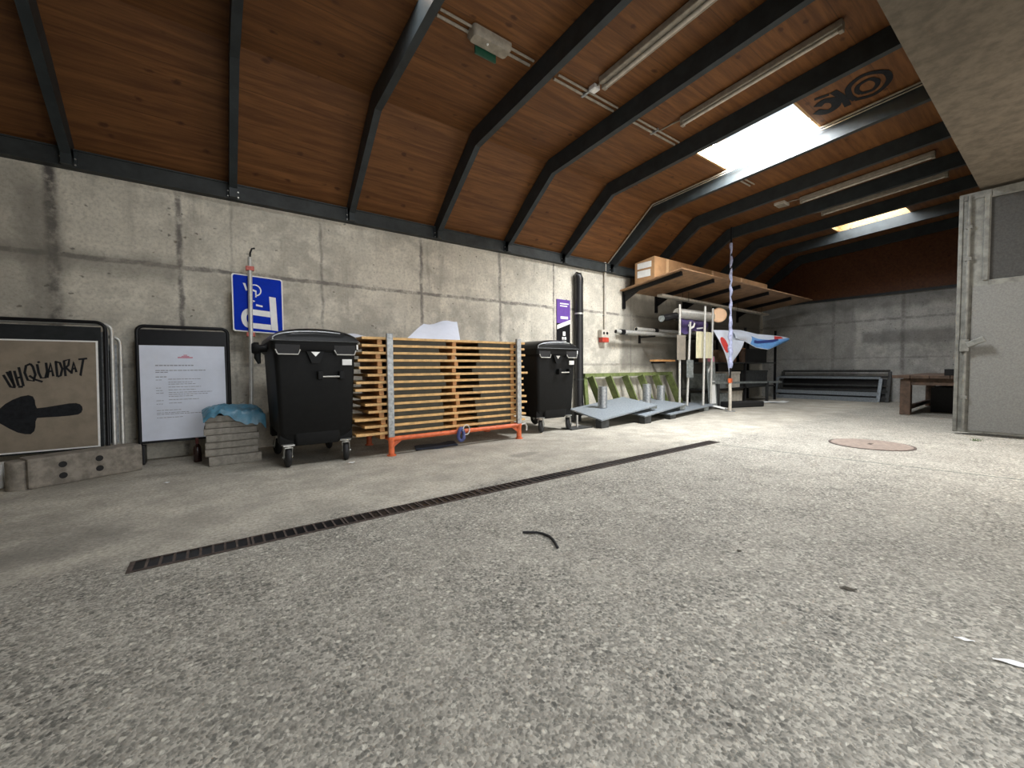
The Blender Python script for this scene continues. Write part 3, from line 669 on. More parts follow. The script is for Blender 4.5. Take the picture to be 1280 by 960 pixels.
# paving slabs
SLX, SLY = 0.125, 5.24
zz0 = 0.0; slabs = []
offs = [(0.02, -0.02, 0.02), (-0.005, 0.01, 0.0), (0.0, 0.0, -0.01), (0.005, -0.01, 0.012), (-0.01, 0.0, 0), (0.0, 0.01, 0.01), (-0.004, 0.0, -0.01)]
hts = [0.095, 0.075, 0.07, 0.07, 0.065, 0.065, 0.065]
nm = ['lowest', 'second lowest', 'third lowest', 'middle', 'third from the top', 'second from the top', 'topmost']
nm = ['lowest slab', 'second slab from the bottom', 'third slab from the bottom', 'middle slab', 'third slab from the top', 'second slab from the top', 'topmost slab, under the blue cloth,']
for i, (o_, h) in enumerate(zip(offs, hts)):
    o = MB().box(-0.225, 0.225, -0.2, 0.2, 0.001, h-0.002, 0.008).build('paving_slab', MAT_PAVER)
    o.location = (SLX+o_[0], SLY+o_[1], zz0); o.rotation_euler = (0, 0, o_[2]); zz0 += h
    tag(o, 'square grey concrete paving slab, %s in the stack' % nm[i].replace(' slab', '').replace(',', ' and') .replace(' and ,', ''), 'paving slab', 'paving slabs stacked by the bin')
    if i == 6: o['label'] = 'topmost square grey paving slab of the stack, right under the blue cloth'
TOPZ = zz0
# blue cloth
def cl(u, v):
    x = SLX-0.235-0.02*v+u*0.53; y = SLY-0.23+v*0.42
    n1 = noise.noise(Vector((u*2.6+v*1.5, v*3.0, 1.3))); n2 = abs(noise.noise(Vector((u*6-v*4, v*5, 4))))
    z = TOPZ+0.012+0.075*math.sin(PI*min(1, v*1.1))*max(0, math.sin(PI*(u*0.85+0.12)))+0.035*n1+0.06*n2
    z = max(z, TOPZ+0.006)
    dyo = max(0, (SLY-0.205)-y); dxo = max(0, x-(SLX+0.235))
    z -= dxo*1.1; z -= dyo*(1.5+3.5*max(0, math.sin((u-0.35)*PI*1.1)))
    if u < 0.12: z -= (0.12-u)*0.35*(1-v)
    return (x, y, z)
tag(MB().sheet(cl, 34, 22, 0.003).build('crumpled_cloth', MAT_CLOTH, None, True), 'crumpled blue plastic cloth lying on the slab stack', 'cloth')
# small dark bottle
t = thing('bottle', 'small dark bottle with red neck standing left of the slab stack', 'bottle', (-0.175, 5.40, 0))
MB().lathe([(0.0, 0), (0.034, 0.002), (0.036, 0.01), (0.036, 0.13), (0.030, 0.16), (0.014, 0.19), (0.0, 0.19)]).build('body', MAT_GLASSW, t, True)
MB().lathe([(0.0, 0.19), (0.014, 0.19), (0.014, 0.25), (0.0, 0.25)], n=16).build('neck', simple('red_brown_neck', (0.12, 0.025, 0.02), 0.4), t, True)

# ------------------------------------------------------------------ upside-down parking sign on pole
t = thing('parking_sign', 'blue parking sign hung upside down on a grey pole with red clamps', 'sign', (0.315, 5.60, 0))
def sg(u, v): # u right 0..1, v down 0..1 -> local point on sign face
    x = -0.135+u*0.51; z = 2.075-v*0.675-u*0.02
    return Vector((x, 0.062, z))
def rr_poly(u0, u1, v0, v1, r, y=0.0):
    pts = []
    for (cu, cv, a0) in ((u1-r, v0+r, -90), (u1-r, v1-r, 0), (u0+r, v1-r, 90), (u0+r, v0+r, 180)):
        for k in range(6): a = R(a0+k*18); p = sg(cu+r*math.cos(a), cv+r*0.76*math.sin(a)); p.y += y; pts.append(p)
    return pts
pn = MB().prism(rr_poly(0, 1, 0, 1, 0.05), (0, 0.012, 0)).build('sign_panel', MAT_SIGNW, t)
MB().prism(rr_poly(0.025, 0.975, 0.02, 0.98, 0.045, -0.001), (0, 0.001, 0)).build('blue_field', MAT_BLUE, pn)
def zs(x, y): # zoom px (280..370 x 305..425, 8x) -> sign uv
    return ((x-70)/(590-70), (y-275)/(880-275)-0.02*0)
b = MB()
def spoly(pts):
    q = [sg(*zs(*p)) for p in pts]
    for k in q: k.y -= 0.002
    b.prism(q, (0, 0.001, 0))
spoly([(443,482),(512,486),(528,842),(458,838)])
spoly([(225,632),(448,640),(450,702),(225,690)])
spoly([(225,775),(452,780),(455,838),(225,830)])
arc = [(225,632)]+[(225-72*math.sin(a), 731-99*math.cos(a)) for a in [PI*k/14 for k in range(1, 14)]]+[(225,830),(225,775)]+[(225-20*math.sin(a), 732+43*math.cos(a)) for a in [PI*k/8 for k in range(0, 9)]]+[(225,690)]
spoly(arc)
spoly([(305,575),(373,585),(372,602),(304,595)]); spoly([(270,535),(300,545),(280,558)])
ring = [(300+66*math.cos(a), 432+62*math.sin(a)) for a in [R(-150+20*k) for k in range(0, 13)]]
for p, q in zip(ring, ring[1:]):
    f = lambda s_, k: (300+(s_[0]-300)*k, 432+(s_[1]-432)*k)
    spoly([p, q, f(q, 0.80), f(p, 0.80)])
spoly([(180,370),(205,372),(226,440),(208,448)]); spoly([(270,420),(315,435),(312,505),(300,505),(300,450),(270,440)])
b.build('symbol', MAT_SIGNW, pn)
MB().tube([(0.0, -0.03, 0.0), (0.025, 0.0, 1.0), (0.047, 0.03, 2.26)], 0.023, 14).build('pole', MAT_ALU, t, True)
for z, x in ((2.13, 0.044), (1.37, 0.032)):
    MB().box(x-0.042, x+0.042, 0.00, 0.062, z-0.025, z+0.025, 0.008).build('clamp', MAT_RED, t)
MB().tube([(0.05, 0.03, 2.255), (0.052, 0.03, 2.31), (0.07, 0.03, 2.36), (0.10, 0.03, 2.37)], 0.010, 8).build('wire_hook', MAT_BLACK, t, True)

# ================================================================== WHEELED BINS
def rrect(w_, d, r, z, y0, n=5):
    pts = []
    for cx, cy, a0 in ((w_/2-r, y0+r, -90), (w_/2-r, y0+d-r, 0), (-w_/2+r, y0+d-r, 90), (-w_/2+r, y0+r, 180)):
        for k in range(n+1): a = R(a0+90*k/n); pts.append((cx+r*math.cos(a), cy+r*math.sin(a), z))
    return pts
def castor(parent, x, y, rz):
    c = bpy.data.objects.new('castor', None)
    b = MB(); b.box(-0.05, 0.05, -0.05, 0.05, 0.215, 0.228); b.cyl((0, 0, 0.195), (0, 0, 0.215), 0.035)
    for s in (-1, 1): b.prism([(s*0.032, -0.035, 0.20), (s*0.032, 0.035, 0.20), (s*0.032, 0.055, 0.10), (s*0.032, 0.035, 0.075), (s*0.032, 0.0, 0.10)], (s*0.004, 0, 0))
    b.box(-0.036, 0.036, -0.035, 0.035, 0.192, 0.20)
    b.cyl((-0.045, 0.03, 0.1), (0.045, 0.03, 0.1), 0.010, n=10)
    T = Matrix.Translation((x, y, 0)) @ Matrix.Rotation(rz, 4, 'Z')
    f = b.xf(T).build('castor', MAT_ZINC, parent)
    b = MB(); b.lathe([(0.055, -0.022), (0.085, -0.024), (0.098, -0.012), (0.10, 0.0), (0.098, 0.012), (0.085, 0.024), (0.055, 0.022)], (0, 0.03, 0.10), 'X', 28)
    b.xf(T).build('tyre', MAT_RUBBER, f, True)
    b = MB(); b.lathe([(0.0, -0.026), (0.03, -0.026), (0.056, -0.018), (0.056, 0.018), (0.03, 0.026), (0.0, 0.026)], (0, 0.03, 0.10), 'X', 20)
    b.xf(T).build('hub', MAT_DARKG, f, True)
def make_bin(loc, rz, label, wheel_rot, knob):
    t = thing('waste_container', label, 'waste bin', loc, rz, 'black wheeled waste bins')
    D = 1.0
    b = MB()
    b.loft([rrect(0.44, D-0.20, 0.03, 0.205, 0.10), rrect(0.46, D-0.18, 0.03, 0.225, 0.09), rrect(0.66, D-0.08, 0.04, 0.315, 0.04), rrect(0.675, D-0.06, 0.04, 0.33, 0.03), rrect(0.745, D-0.02, 0.05, 1.14, 0.0)])
    # central skirt of the front between the castors
    b.loft([rrect(0.40, 0.3, 0.03, 0.205, 0.043), rrect(0.42, 0.3, 0.03, 0.23, 0.0345), rrect(0.44, 0.3, 0.03, 0.333, 0.0302)])
    for s in (-1, 1): b.box(s*0.27-0.07, s*0.27+0.07, 0.07, 0.25, 0.225, 0.33, 0.01)
    for s in (-1, 1): b.box(s*0.27-0.07, s*0.27+0.07, D-0.25, D-0.07, 0.225, 0.33, 0.01)
    b.build('body', MAT_BIN, t, True)
    b = MB(); b.loft([rrect(0.755, D+0.0, 0.05, 1.13, -0.015), rrect(0.80, D+0.05, 0.05, 1.155, -0.03), rrect(0.80, D+0.05, 0.05, 1.225, -0.03), rrect(0.77, D+0.02, 0.05, 1.24, -0.015)])
    b.build('rim', MAT_BIN, t, True)
    # barrel lid: arched cross-section, rounded front end
    secs = []
    for y, hh in ((-0.035, 0.02), (-0.03, 0.07), (0.0, 0.105), (0.05, 0.122), (0.5, 0.13), (D-0.05, 0.122), (D, 0.10), (D+0.03, 0.05)):
        sec = [(-0.395, y, 1.236)]+[(0.395*-math.cos(PI*k/16), y, 1.245+hh*math.sin(PI*k/16)**0.8) for k in range(17)]+[(0.395, y, 1.236)]
        secs.append(sec)
    ld = MB().loft(secs).build('lid', MAT_LID, t, True)
    # added pale bead drawing the highlight along the edge of the lid
    MB().tube([(-0.385, -0.037, 1.24)]+[(0.39*-math.cos(PI*k/16), -0.028, 1.243+0.088*math.sin(PI*k/16)**0.8) for k in range(1, 12)], 0.007, 8).build('lid_highlight', MAT_GALV, ld, True)
    MB().tube([(-0.40, -0.035, 1.236), (-0.2, -0.045, 1.236), (0.2, -0.045, 1.236), (0.40, -0.035, 1.236)], 0.009, 8).build('lid_lip', MAT_DARKG, ld, True)
    MB().box(0.09, 0.26, -0.03, 0.02, 1.285, 1.325, 0.008).build('lid_grip', MAT_BIN, ld)
    # fork pockets with pale bars
    for s in (-1, 1):
        x0, x1 = (s*0.26-0.105, s*0.26+0.105)
        pk_ = MB().box(x0, x1, -0.034, -0.02, 1.11, 1.20, 0.004).build('fork_pocket', MAT_RUBBER, t)
        MB().tube([(x0, -0.046, 1.15), (x0+0.02, -0.055, 1.105), (x1-0.02, -0.055, 1.105), (x1, -0.046, 1.15)], 0.006, 8).build('pocket_bar', MAT_ALU, pk_, True)
    lk = MB().prism([(-0.10, -0.02, 1.135), (0.06, -0.02, 1.135), (0.015, -0.02, 1.02), (-0.055, -0.02, 1.02)], (0, -0.025, 0)).build('lock_hook', MAT_BIN, t)
    MB().prism([(-0.06, -0.045, 1.13), (0.02, -0.045, 1.13), (-0.02, -0.045, 1.085)], (0, -0.004, 0)).build('lock_plate', MAT_ALU, lk)
    gr = MB(); gr.tube([(0.03, -0.045, 0.885), (0.21, -0.045, 0.885)], 0.008, 8); gr.build('grip_bar', MAT_ALU, t, True)
    for x in (0.02, 0.22): MB().box(x-0.025, x+0.025, -0.055, 0.02, 0.855, 0.94, 0.012).build('grip_bracket', MAT_BIN, t)
    MB().box(0.235, 0.33, -0.014, -0.003, 1.0, 1.06, 0.002).build('sticker', MAT_SIGNW, t)
    MB().box(0.375, 0.39, -0.036, -0.03, 1.16, 1.21).build('reflector', MAT_SIGNW, t)
    if knob:
        MB().cyl((-0.40, 0.30, 1.17), (-0.47, 0.30, 1.17), 0.035).build('trunnion', MAT_BIN, t, True)
        MB().lathe([(0.0, -0.53), (0.045, -0.53), (0.06, -0.51), (0.06, -0.47), (0.0, -0.47)], (0, 0.30, 1.17), 'X', 20).build('trunnion_cap', MAT_BIN, t, True)
        MB().tube([(-0.48, 0.30, 1.15), (-0.485, 0.29, 1.08), (-0.47, 0.28, 1.02)], [0.03, 0.03, 0.015], 10).build('lid_lever', MAT_BIN, t, True)
    i = 0
    for y in (0.06, D-0.16):
        for x in (-0.27, 0.27):
            castor(t, x, y, wheel_rot[i]); i += 1
    return t
make_bin((0.825, 4.44, 0), 0, 'nearer black four-wheeled waste bin, between the slab stack and the folded tables', [R(4), R(-18), R(10), R(0)], True)
make_bin((4.11, 4.52, 0), R(-1), 'farther black four-wheeled waste bin, right of the folded tables', [R(-55), R(-60), R(0), R(10)], False)

# ================================================================== RACK OF FOLDED TABLES
RY0, RY1 = 4.41, 5.22
t = thing('table_rack', 'orange transport rack with grey posts carrying the pile of folded tables', 'rack', (2.42, 4.8, 0))
o_ = Matrix.Translation((-2.42, -4.8, 0))
def rk(b, name, m, sm=True): return b.xf(o_).build(name, m, t, sm)
XL, XR = 1.55, 3.31
for y in (RY0, RY1):
    rk(MB().tube([(XL-0.03, y, 0.185), (XR+0.03, y, 0.185)], 0.027, 12), 'base_rail', MAT_ORANGE)
for x in (XL, XR):
    rk(MB().tube([(x, RY0, 0.185), (x, RY1, 0.185)], 0.027, 12), 'end_rail', MAT_ORANGE)
for y in (RY0, RY1):
    for x, s in ((XL, -1), (XR, 1)):
        b = MB(); b.tube([(x, y, 0.20), (x, y, 0.10), (x, y, 0.012)], [0.036, 0.032, 0.034], 12); b.lathe([(0.0, 0.0), (0.05, 0.0), (0.05, 0.012), (0.0, 0.012)], (x, y, 0), 'Z', 16)
        b.beam((x-s*0.12, y, 0.185), (x, y, 0.10), 0.012, 0.04)
        rk(b, 'foot', MAT_ORANGE)
        rk(MB().box(x-0.034, x+0.034, y-0.022, y+0.022, 0.205, 1.345, 0.006), 'post', MAT_GALV, False)
b = MB(); b.tube([(XR+0.03, RY0, 0.19), (XR+0.10, RY0-0.01, 0.20), (XR+0.125, RY0-0.01, 0.16), (XR+0.12, RY0-0.01, 0.10)], 0.012, 8); rk(b, 'coupling_hook', MAT_ALU)
# tables
lx = [75, 75, 75, 55, 60, 100, 45, 40, 65, 85, 100, 35, 80, 40]; rx = [670, 665, 672, 650, 663, 692, 655, 655, 660, 680, 685, 660, 675, 668]
zt0, zb0 = 1.292, 0.248
proto = None
for i in range(14):
    z = zt0-(zt0-zb0)*i/13
    xl = 1.19+(lx[i]-40)/5.05*0.0112; xr = 3.42+(rx[i]-650)/5.65*0.0112
    rr = random.Random(i)
    t = thing('folded_table', '', 'folding table', ((xl+xr)/2, 4.80, z))
    L = xr-xl
    MB().box(-L/2, L/2, -0.345, 0.345, -0.014, 0.014, 0.005).build('table_top', MAT_TIMBER, t)
    hgt = -0.064
    for x0, x1 in ((1.62, 2.16+rr.random()*0.13), (2.62+rr.random()*0.14, 3.27)):
        x0 -= (xl+xr)/2; x1 -= (xl+xr)/2
        b = MB(); b.box(x0, x1, -0.315, -0.30, hgt, -0.0145); b.box(x0, x1, 0.30, 0.315, hgt, -0.0145)
        for q in (x0, x1-0.02): b.box(q, q+0.02, -0.30, 0.30, hgt, hgt+0.03)
        b.build('folded_leg', MAT_OLIVE, t)
    for cx in (1.44+rr.random()*.05, 2.36+rr.random()*.07, 3.25):
        cx -= (xl+xr)/2
        MB().box(cx-0.025, cx+0.025, -0.325 if abs(cx) < 0.5 else -0.33, 0.325, hgt+0.002, -0.0145).build('cross_batten', MAT_BATTEN, t)
    lab = {0: 'topmost folded table in the orange rack, white sheets lying on it', 13: 'lowest folded table, resting on the orange rack rails'}.get(i, 'folded table with pale wooden edge, %s from the top of the rack' % ORD[i])
    tag(t, lab, 'folding table', 'folded tables piled in the orange rack')
# white sheets on the pile
def sh1(u, v):
    x = (1-v)*(1.88+0.74*u)+v*(2.26+0.50*u); y = 4.76+0.34*v
    z = 1.316+v*(0.235+0.075*u)+0.016*math.sin(u*8+v*3)*v
    return (x, y, z)
tag(MB().sheet(sh1, 16, 10, 0.003).build('white_sheet', MAT_PAPER, None, True), 'large creased white sheet sticking up from the pile of folded tables', 'sheet')
def sh2(u, v):
    return (1.22+u*0.36, 4.70+v*0.36, 1.312+0.05*v+0.02*math.sin(u*5)*v)
tag(MB().sheet(sh2, 8, 6, 0.003).build('white_sheet', MAT_PAPER, None, True), 'small flat white sheet on the pile, next to the nearer bin', 'sheet')
# strap on the rail
t = thing('lashing_strap', 'blue lashing strap looped around the orange rack rail', 'strap', (2.40, RY0, 0.185))
MB().tube([(0.0+0.03*math.cos(a)*1.2, -0.02+0.035*math.sin(a*2)*0.3-0.02, -0.03+0.075*math.sin(a)) for a in [2*PI*k/18 for k in range(18)]], 0.022, 8, True).build('webbing', MAT_STRAPB, t, True)
MB().tube([(0.07+0.045*math.cos(a), -0.045, 0.02+0.06*math.sin(a)) for a in [2*PI*k/16 for k in range(16)]], 0.007, 8, True).build('buckle_ring', MAT_ALU, t, True)
def mt(u, v): return (1.86+u*0.55+0.1*v, 4.46+v*0.30+0.03*math.sin(u*9), 0.006+0.012*abs(noise.noise(Vector((u*4, v*3, 2)))))
tag(MB().sheet(mt, 14, 8, 0.004).build('dark_tarp', simple('dark_blue_tarp', (0.035, 0.045, 0.07), 0.5, 0, 0.3, 12, 0.05), None, True), 'dark blue tarp lying on the floor under the table rack', 'tarp')

# ================================================================== WALL ITEMS
t = thing('downpipe', 'black downpipe standing against the wall behind the farther bin', 'pipe', (5.86, 5.80, 0))
b = MB(); b.tube([(0, 0, 0.22), (0, 0, 2.62)], 0.085, 18); b.build('pipe', MAT_PIPE, t, True)
MB().tube([(0, 0, 2.60), (-0.005, 0, 2.70), (-0.03, 0.0, 2.76), (-0.08, 0.02, 2.78)], [0.090, 0.092, 0.085, 0.06], 18).build('top_elbow', MAT_PIPE, t, True)
MB().tube([(0, 0, 0.24), (0.01, -0.02, 0.13), (0.03, -0.10, 0.07)], [0.09, 0.092, 0.085], 18).build('shoe', MAT_PIPE, t, True)
for z in (0.72, 2.02): MB().lathe([(0.086, z-0.015), (0.094, z-0.015), (0.094, z+0.015), (0.086, z+0.015)], n=20).build('bracket_ring', MAT_ALU if z > 1 else MAT_DARKG, t, True)
t = thing('purple_banner', 'narrow purple and black printed banner on the wall beside the downpipe', 'banner', (5.50, 5.879, 1.40))
MB().box(-0.15, 0.20, 0, 0.02, 0.42, 0.88, 0.003).build('purple_half', MAT_PURPLE, t)
MB().box(-0.15, 0.20, 0, 0.02, 0.0, 0.42, 0.003).build('black_half', MAT_BLACK, t)
b = MB(); b.prism([(-0.15, -0.002, 0.30), (0.20, -0.002, 0.42), (0.20, -0.002, 0.50), (-0.15, -0.002, 0.38)], (0, 0.0015, 0))
for z, x0, x1, h in ((0.80, -0.07, 0.16, 0.022), (0.755, -0.07, 0.12, 0.022), (0.53, -0.06, 0.14, 0.05), (0.22, 0.0, 0.07, 0.08), (0.13, -0.02, 0.02, 0.05), (0.13, 0.04, 0.09, 0.05), (0.07, -0.02, 0.09, 0.02)): b.box(x0, x1, -0.002, -0.0005, z-h/2, z+h/2)
b.build('print', MAT_SIGNW, t)
t = thing('cable_conduit', 'thin pale vertical conduit on the wall below the ribs', 'conduit', (6.70, 5.865, 1.74))
MB().tube([(0, 0, 0), (0, 0, 1.42)], 0.028, 10).build('conduit_pipe', MAT_PALE, t, True)
for z in (0.3, 0.9): MB().box(-0.04, 0.04, -0.01, 0.03, z, z+0.02).build('clip', MAT_GALV, t)
t = thing('socket_box', 'small white and red power socket box at the foot of the conduit', 'socket', (6.62, 5.83, 1.48))
MB().box(-0.11, 0.10, -0.05, 0.06, 0.10, 0.26, 0.01).build('housing', MAT_PALE, t)
MB().box(-0.10, 0.09, -0.065, 0.05, 0.0, 0.10, 0.012).build('red_socket', simple('red_socket', (0.42, 0.05, 0.03), 0.4), t)
for s in (-0.05, 0.05): MB().lathe([(0, -0.055), (0.03, -0.055), (0.03, -0.048), (0, -0.048)], (s, 0, 0.19), 'Y', 14).build('outlet', MAT_BLACK, t)
# stored pipes on wall brackets
for k, (z, y, x0, lab) in enumerate([(1.70, 5.62, 6.75, 'lowest and nearest grey pipe of the three stored along the wall'), (1.715, 5.78, 7.05, 'middle grey pipe of the three stored along the wall, by the concrete'), (1.79, 5.68, 7.5, 'upper grey pipe of the three stored along the wall, with black sleeve')]):
    t = thing('stored_pipe', lab, 'pipe', (x0, y, z), 0, 'grey pipes stored along the wall')
    MB().pipe((0, 0, 0), (2.55, 0, 0.0), 0.045, 0.036).build('pipe', MAT_ALU, t, True)
    MB().cyl((0.0, 0, 0), (0.03, 0, 0), 0.036).build('dark_bore', MAT_BLACK, t, True)
    MB().pipe((0.14+0.5*(k == 2), 0, 0), (0.26+0.5*(k == 2), 0, 0), 0.056, 0.046).build('sleeve', MAT_BLACK, t, True)
for i, x in enumerate((7.9, 9.6)):
    t = thing('pipe_bracket', ['nearer', 'farther'][i]+' dark wall bracket carrying the stored grey pipes', 'bracket', (x, 5.90, 1.62), 0, 'brackets of the stored pipes')
    MB().box(-0.02, 0.02, -0.42, 0.0, 0.0, 0.034).build('arm', MAT_BLACK, t)
    MB().box(-0.03, 0.03, -0.02, 0.0, -0.12, 0.14).build('wall_flange', MAT_BLACK, t)

# ------------------------------------------------------------------ shelf and box
SX0, SX1, SYF, SZF, SZB = 7.20, 13.75, 4.42, 2.81, 2.62
def shz(y): return SZB+(SZF-SZB)*(5.88-y)/(5.88-SYF)
t = thing('plywood_shelf', 'long plywood shelf on steel brackets high on the left wall', 'shelf', (SX0, 5.88, SZB))
def sl(b): return b.xf(Matrix.Translation((-SX0, -5.88, -SZB)))
sl(MB().prism([(SX0, 5.88, SZB), (SX0, SYF, SZF), (SX0, SYF, SZF+0.022), (SX0, 5.88, SZB+0.022)], (SX1-SX0, 0, 0))).build('shelf_board', MAT_PLY, t)
for x in (7.33, 8.52, 9.68, 11.13, 12.5):
    b = MB(); b.beam((x, 5.86, SZB-0.045), (x, 4.50, shz(4.50)-0.045), 0.055, 0.08)
    b.box(x-0.04, x+0.04, 5.86, 5.90, SZB-0.38, SZB-0.001)
    b.prism([(x-0.008, 5.86, SZB-0.24), (x-0.008, 5.86, SZB-0.05), (x-0.008, 5.40, shz(5.4)-0.06)], (0.016, 0, 0))
    sl(b).build('bracket', MAT_BLACK, t)
BX0, BX1, BYF, BYB = 7.22, 12.35, 5.03, 5.50
t = thing('long_carton', 'very long brown cardboard box lying on the high plywood shelf', 'cardboard box', (BX0, BYB, shz(BYB)+0.023))
tl = (SZF-SZB)/(5.88-SYF)
def bp(y, h): return (BYB-y)*tl+h
b = MB()
sec = [(0, 0, 0.0), (0, BYF-BYB, bp(BYF, 0.0)), (0, BYF-BYB, bp(BYF, 0.44)), (0, 0, 0.44)]
b.prism(sec, (BX1-BX0, 0, 0)); b.build('carton', MAT_CARD, t)
b = MB()
for x in (0.40, 2.2, 3.6): b.box(x, x+0.09, BYF-BYB-0.003, BYF-BYB-0.0005, bp(BYF, 0.01), bp(BYF, 0.435))
b.build('tape', MAT_TAPE, t)
b = MB(); b.box(-0.003, -0.0005, -0.42+0.02, -0.06, 0.30, 0.42); b.build('shipping_label', MAT_SIGNW, t)
b = MB(); b.box(-0.003, -0.0005, -0.38, -0.06, 0.12, 0.26); b.build('shipping_label', MAT_SIGNW, t)
t = thing('stored_plank', 'long pale plank hanging in straps below the plywood shelf', 'plank', (7.8, 5.3, 2.44))
MB().beam((0, 0, 0.06), (5.2, 0.0, 0.0), 0.13, 0.05).build('plank', MAT_PALE, t)
for x in (1.0, 3.3, 4.7):
    MB().tube([(x, -0.075, 0.22), (x, -0.075, 0.02-x*0.0115+0.0), (x, 0.075, 0.02-x*0.0115), (x, 0.075, 0.22)], 0.006, 6).build('hanging_strap', MAT_BLACK, t)

# ------------------------------------------------------------------ green frame leaning on wall
t = thing('green_frame', 'faded green ladder-like frame leaning on the wall behind the grey base plates', 'frame', (6.0, 5.66, 0))
MB().beam((-0.05, 0.10, 0.80), (2.95, 0.10, 0.80), 0.09, 0.075, bevel=0.005).build('top_rail', MAT_GREEN, t)
MB().beam((0.15, -0.12, 0.05), (3.10, -0.12, 0.05), 0.08, 0.06, bevel=0.005).build('bottom_rail', MAT_GREEN, t)
for k in range(6):
    x = 0.12+k*0.54
    MB().beam((x, 0.08, 0.77), (x+0.17, -0.12, 0.07), 0.17, 0.035, (1, 0, 0.2)).build('rung', MAT_GREEN, t)
MB().beam((0.0, 0.12, 0.78), (0.0, 0.05, 0.0), 0.05, 0.09, (1, 0, 0)).build('end_leg', MAT_GREEN, t)

# ------------------------------------------------------------------ grey sign base plates
def base_plate(F, Rr, L, label, tube, feet, hgt=0.38, fh=0.13):
    F, Rr, L = Vector(F), Vector(Rr), Vector(L); Bk = Rr+L-F
    t = thing('sign_base_plate', label, 'base plate', (F.x, F.y, 0), 0, 'grey sign base plates')
    o = Vector((F.x, F.y, 0)); e1 = Rr-F; e2 = L-F; n = e1.cross(e2).normalized()
    MB().prism([p-o for p in (F, Rr, Bk, L)], -n*0.022).build('plate', MAT_GALVD, t)
    for (a, c) in feet:
        p = F+e1*a+e2*c-o; top = p.z-0.020
        MB().box(p.x-0.09, p.x+0.09, p.y-0.06, p.y+0.06, max(0.0, top-(fh if a > 0.5 else 0.2)), top, 0.006).build('foot', MAT_DARKG if a < 0.5 else MAT_GREYB, t)
    p = F+e1*tube[0]+e2*tube[1]-o
    MB().pipe(p, p+Vector((0, 0, hgt)), 0.082, 0.07).build('socket_tube', MAT_GALV, t, True)
    return t
base_plate((4.83, 4.30, 0.14), (6.42, 4.40, 0.275), (5.116, 5.3, 0.22), 'nearest grey steel base plate with upright tube, beside the farther bin', (0.36, 0.60), [(0.06, 0.08), (0.94, 0.08), (0.06, 0.92), (0.94, 0.92)], 0.38, 0.05)
base_plate((5.78, 4.20, 0.14), (7.52, 4.50, 0.225), (6.05, 5.25, 0.18), 'middle grey steel base plate, half under the nearest one', (0.60, 0.62), [(0.06, 0.06), (0.92, 0.08), (0.10, 0.92), (0.92, 0.92)], 0.40, 0.085)
base_plate((6.61, 4.26, 0.10), (9.0, 4.72, 0.105), (6.9, 5.22, 0.10), 'farthest grey steel base plate, under the bare sign posts', (0.36, 0.80), [(0.05, 0.08), (0.80, 0.08), (0.08, 0.92), (0.92, 0.92)], 0.46)
t = thing('floor_bar', 'low pale steel strip standing between farther bin and nearest base plate', 'bar', (4.62, 4.62, 0))
MB().box(-0.012, 0.012, -0.012, 0.012, 0, 0.20).build('upright', MAT_ALU, t); MB().box(-0.25, 0.2, -0.14, 0.10, 0.0, 0.016).build('foot_plate', MAT_DARKG, t)

# ------------------------------------------------------------------ bare sign posts with panels
def post(x, y, z0, zt, label, lean_x, panel, pm, pw):
    t = thing('sign_post', label, 'post', (x, y, z0), 0, 'bare sign posts')
    MB().tube([(0, 0, 0), (lean_x, 0, zt-z0)], 0.024, 12).build('post', MAT_ALU, t, True)
    MB().cyl((0, 0, 0), (0, 0, 0.012), 0.06).build('base_disc', MAT_GALV, t, True)
    if panel:
        z1, z2 = panel; f = ((z1+z2)/2-z0)/(zt-z0); xx = lean_x*f
        MB().box(xx-pw[0], xx+pw[1], -0.045, -0.026, z1-z0, z2-z0, 0.004).build('panel', pm, t)
        for zz_ in (z1+0.06, z2-0.06): MB().box(xx-0.035, xx+0.035, -0.03, 0.03, zz_-z0-0.012, zz_-z0+0.012).build('clamp', MAT_GALV, t)
post(7.97, 4.92, 0.106, 2.27, 'leftmost bare sign post, with a narrow brown panel', -0.02, (1.10, 1.62), MAT_TAUPE, (0.15, 0.15))
post(8.27, 4.93, 0.106, 1.93, 'second sign post from the left, leaning, with a grey strip panel', 0.10, (0.72, 1.10), MAT_GREYB, (0.12, 0.12))
post(8.58, 4.74, 0.106, 2.26, 'tallest nearest sign post, with a square cream panel behind it', 0.05, None, None, None)
post(9.06, 4.83, 0.105, 2.26, 'rightmost bare sign post, right of the cream panel', 0.06, None, None, None)
t = thing('cream_panel', 'square cream coloured panel fixed between the two right sign posts', 'panel', (8.80, 4.825, 1.10))
MB().box(-0.36, 0.26, -0.012, 0.012, 0.04, 0.62, 0.004).build('sheet', MAT_CREAM, t)
b = MB()
for x in (-0.2, -0.05, 0.1): b.box(x, x+0.008, -0.015, -0.012, 0.05, 0.61)
b.build('ribs', MAT_PALE, t)

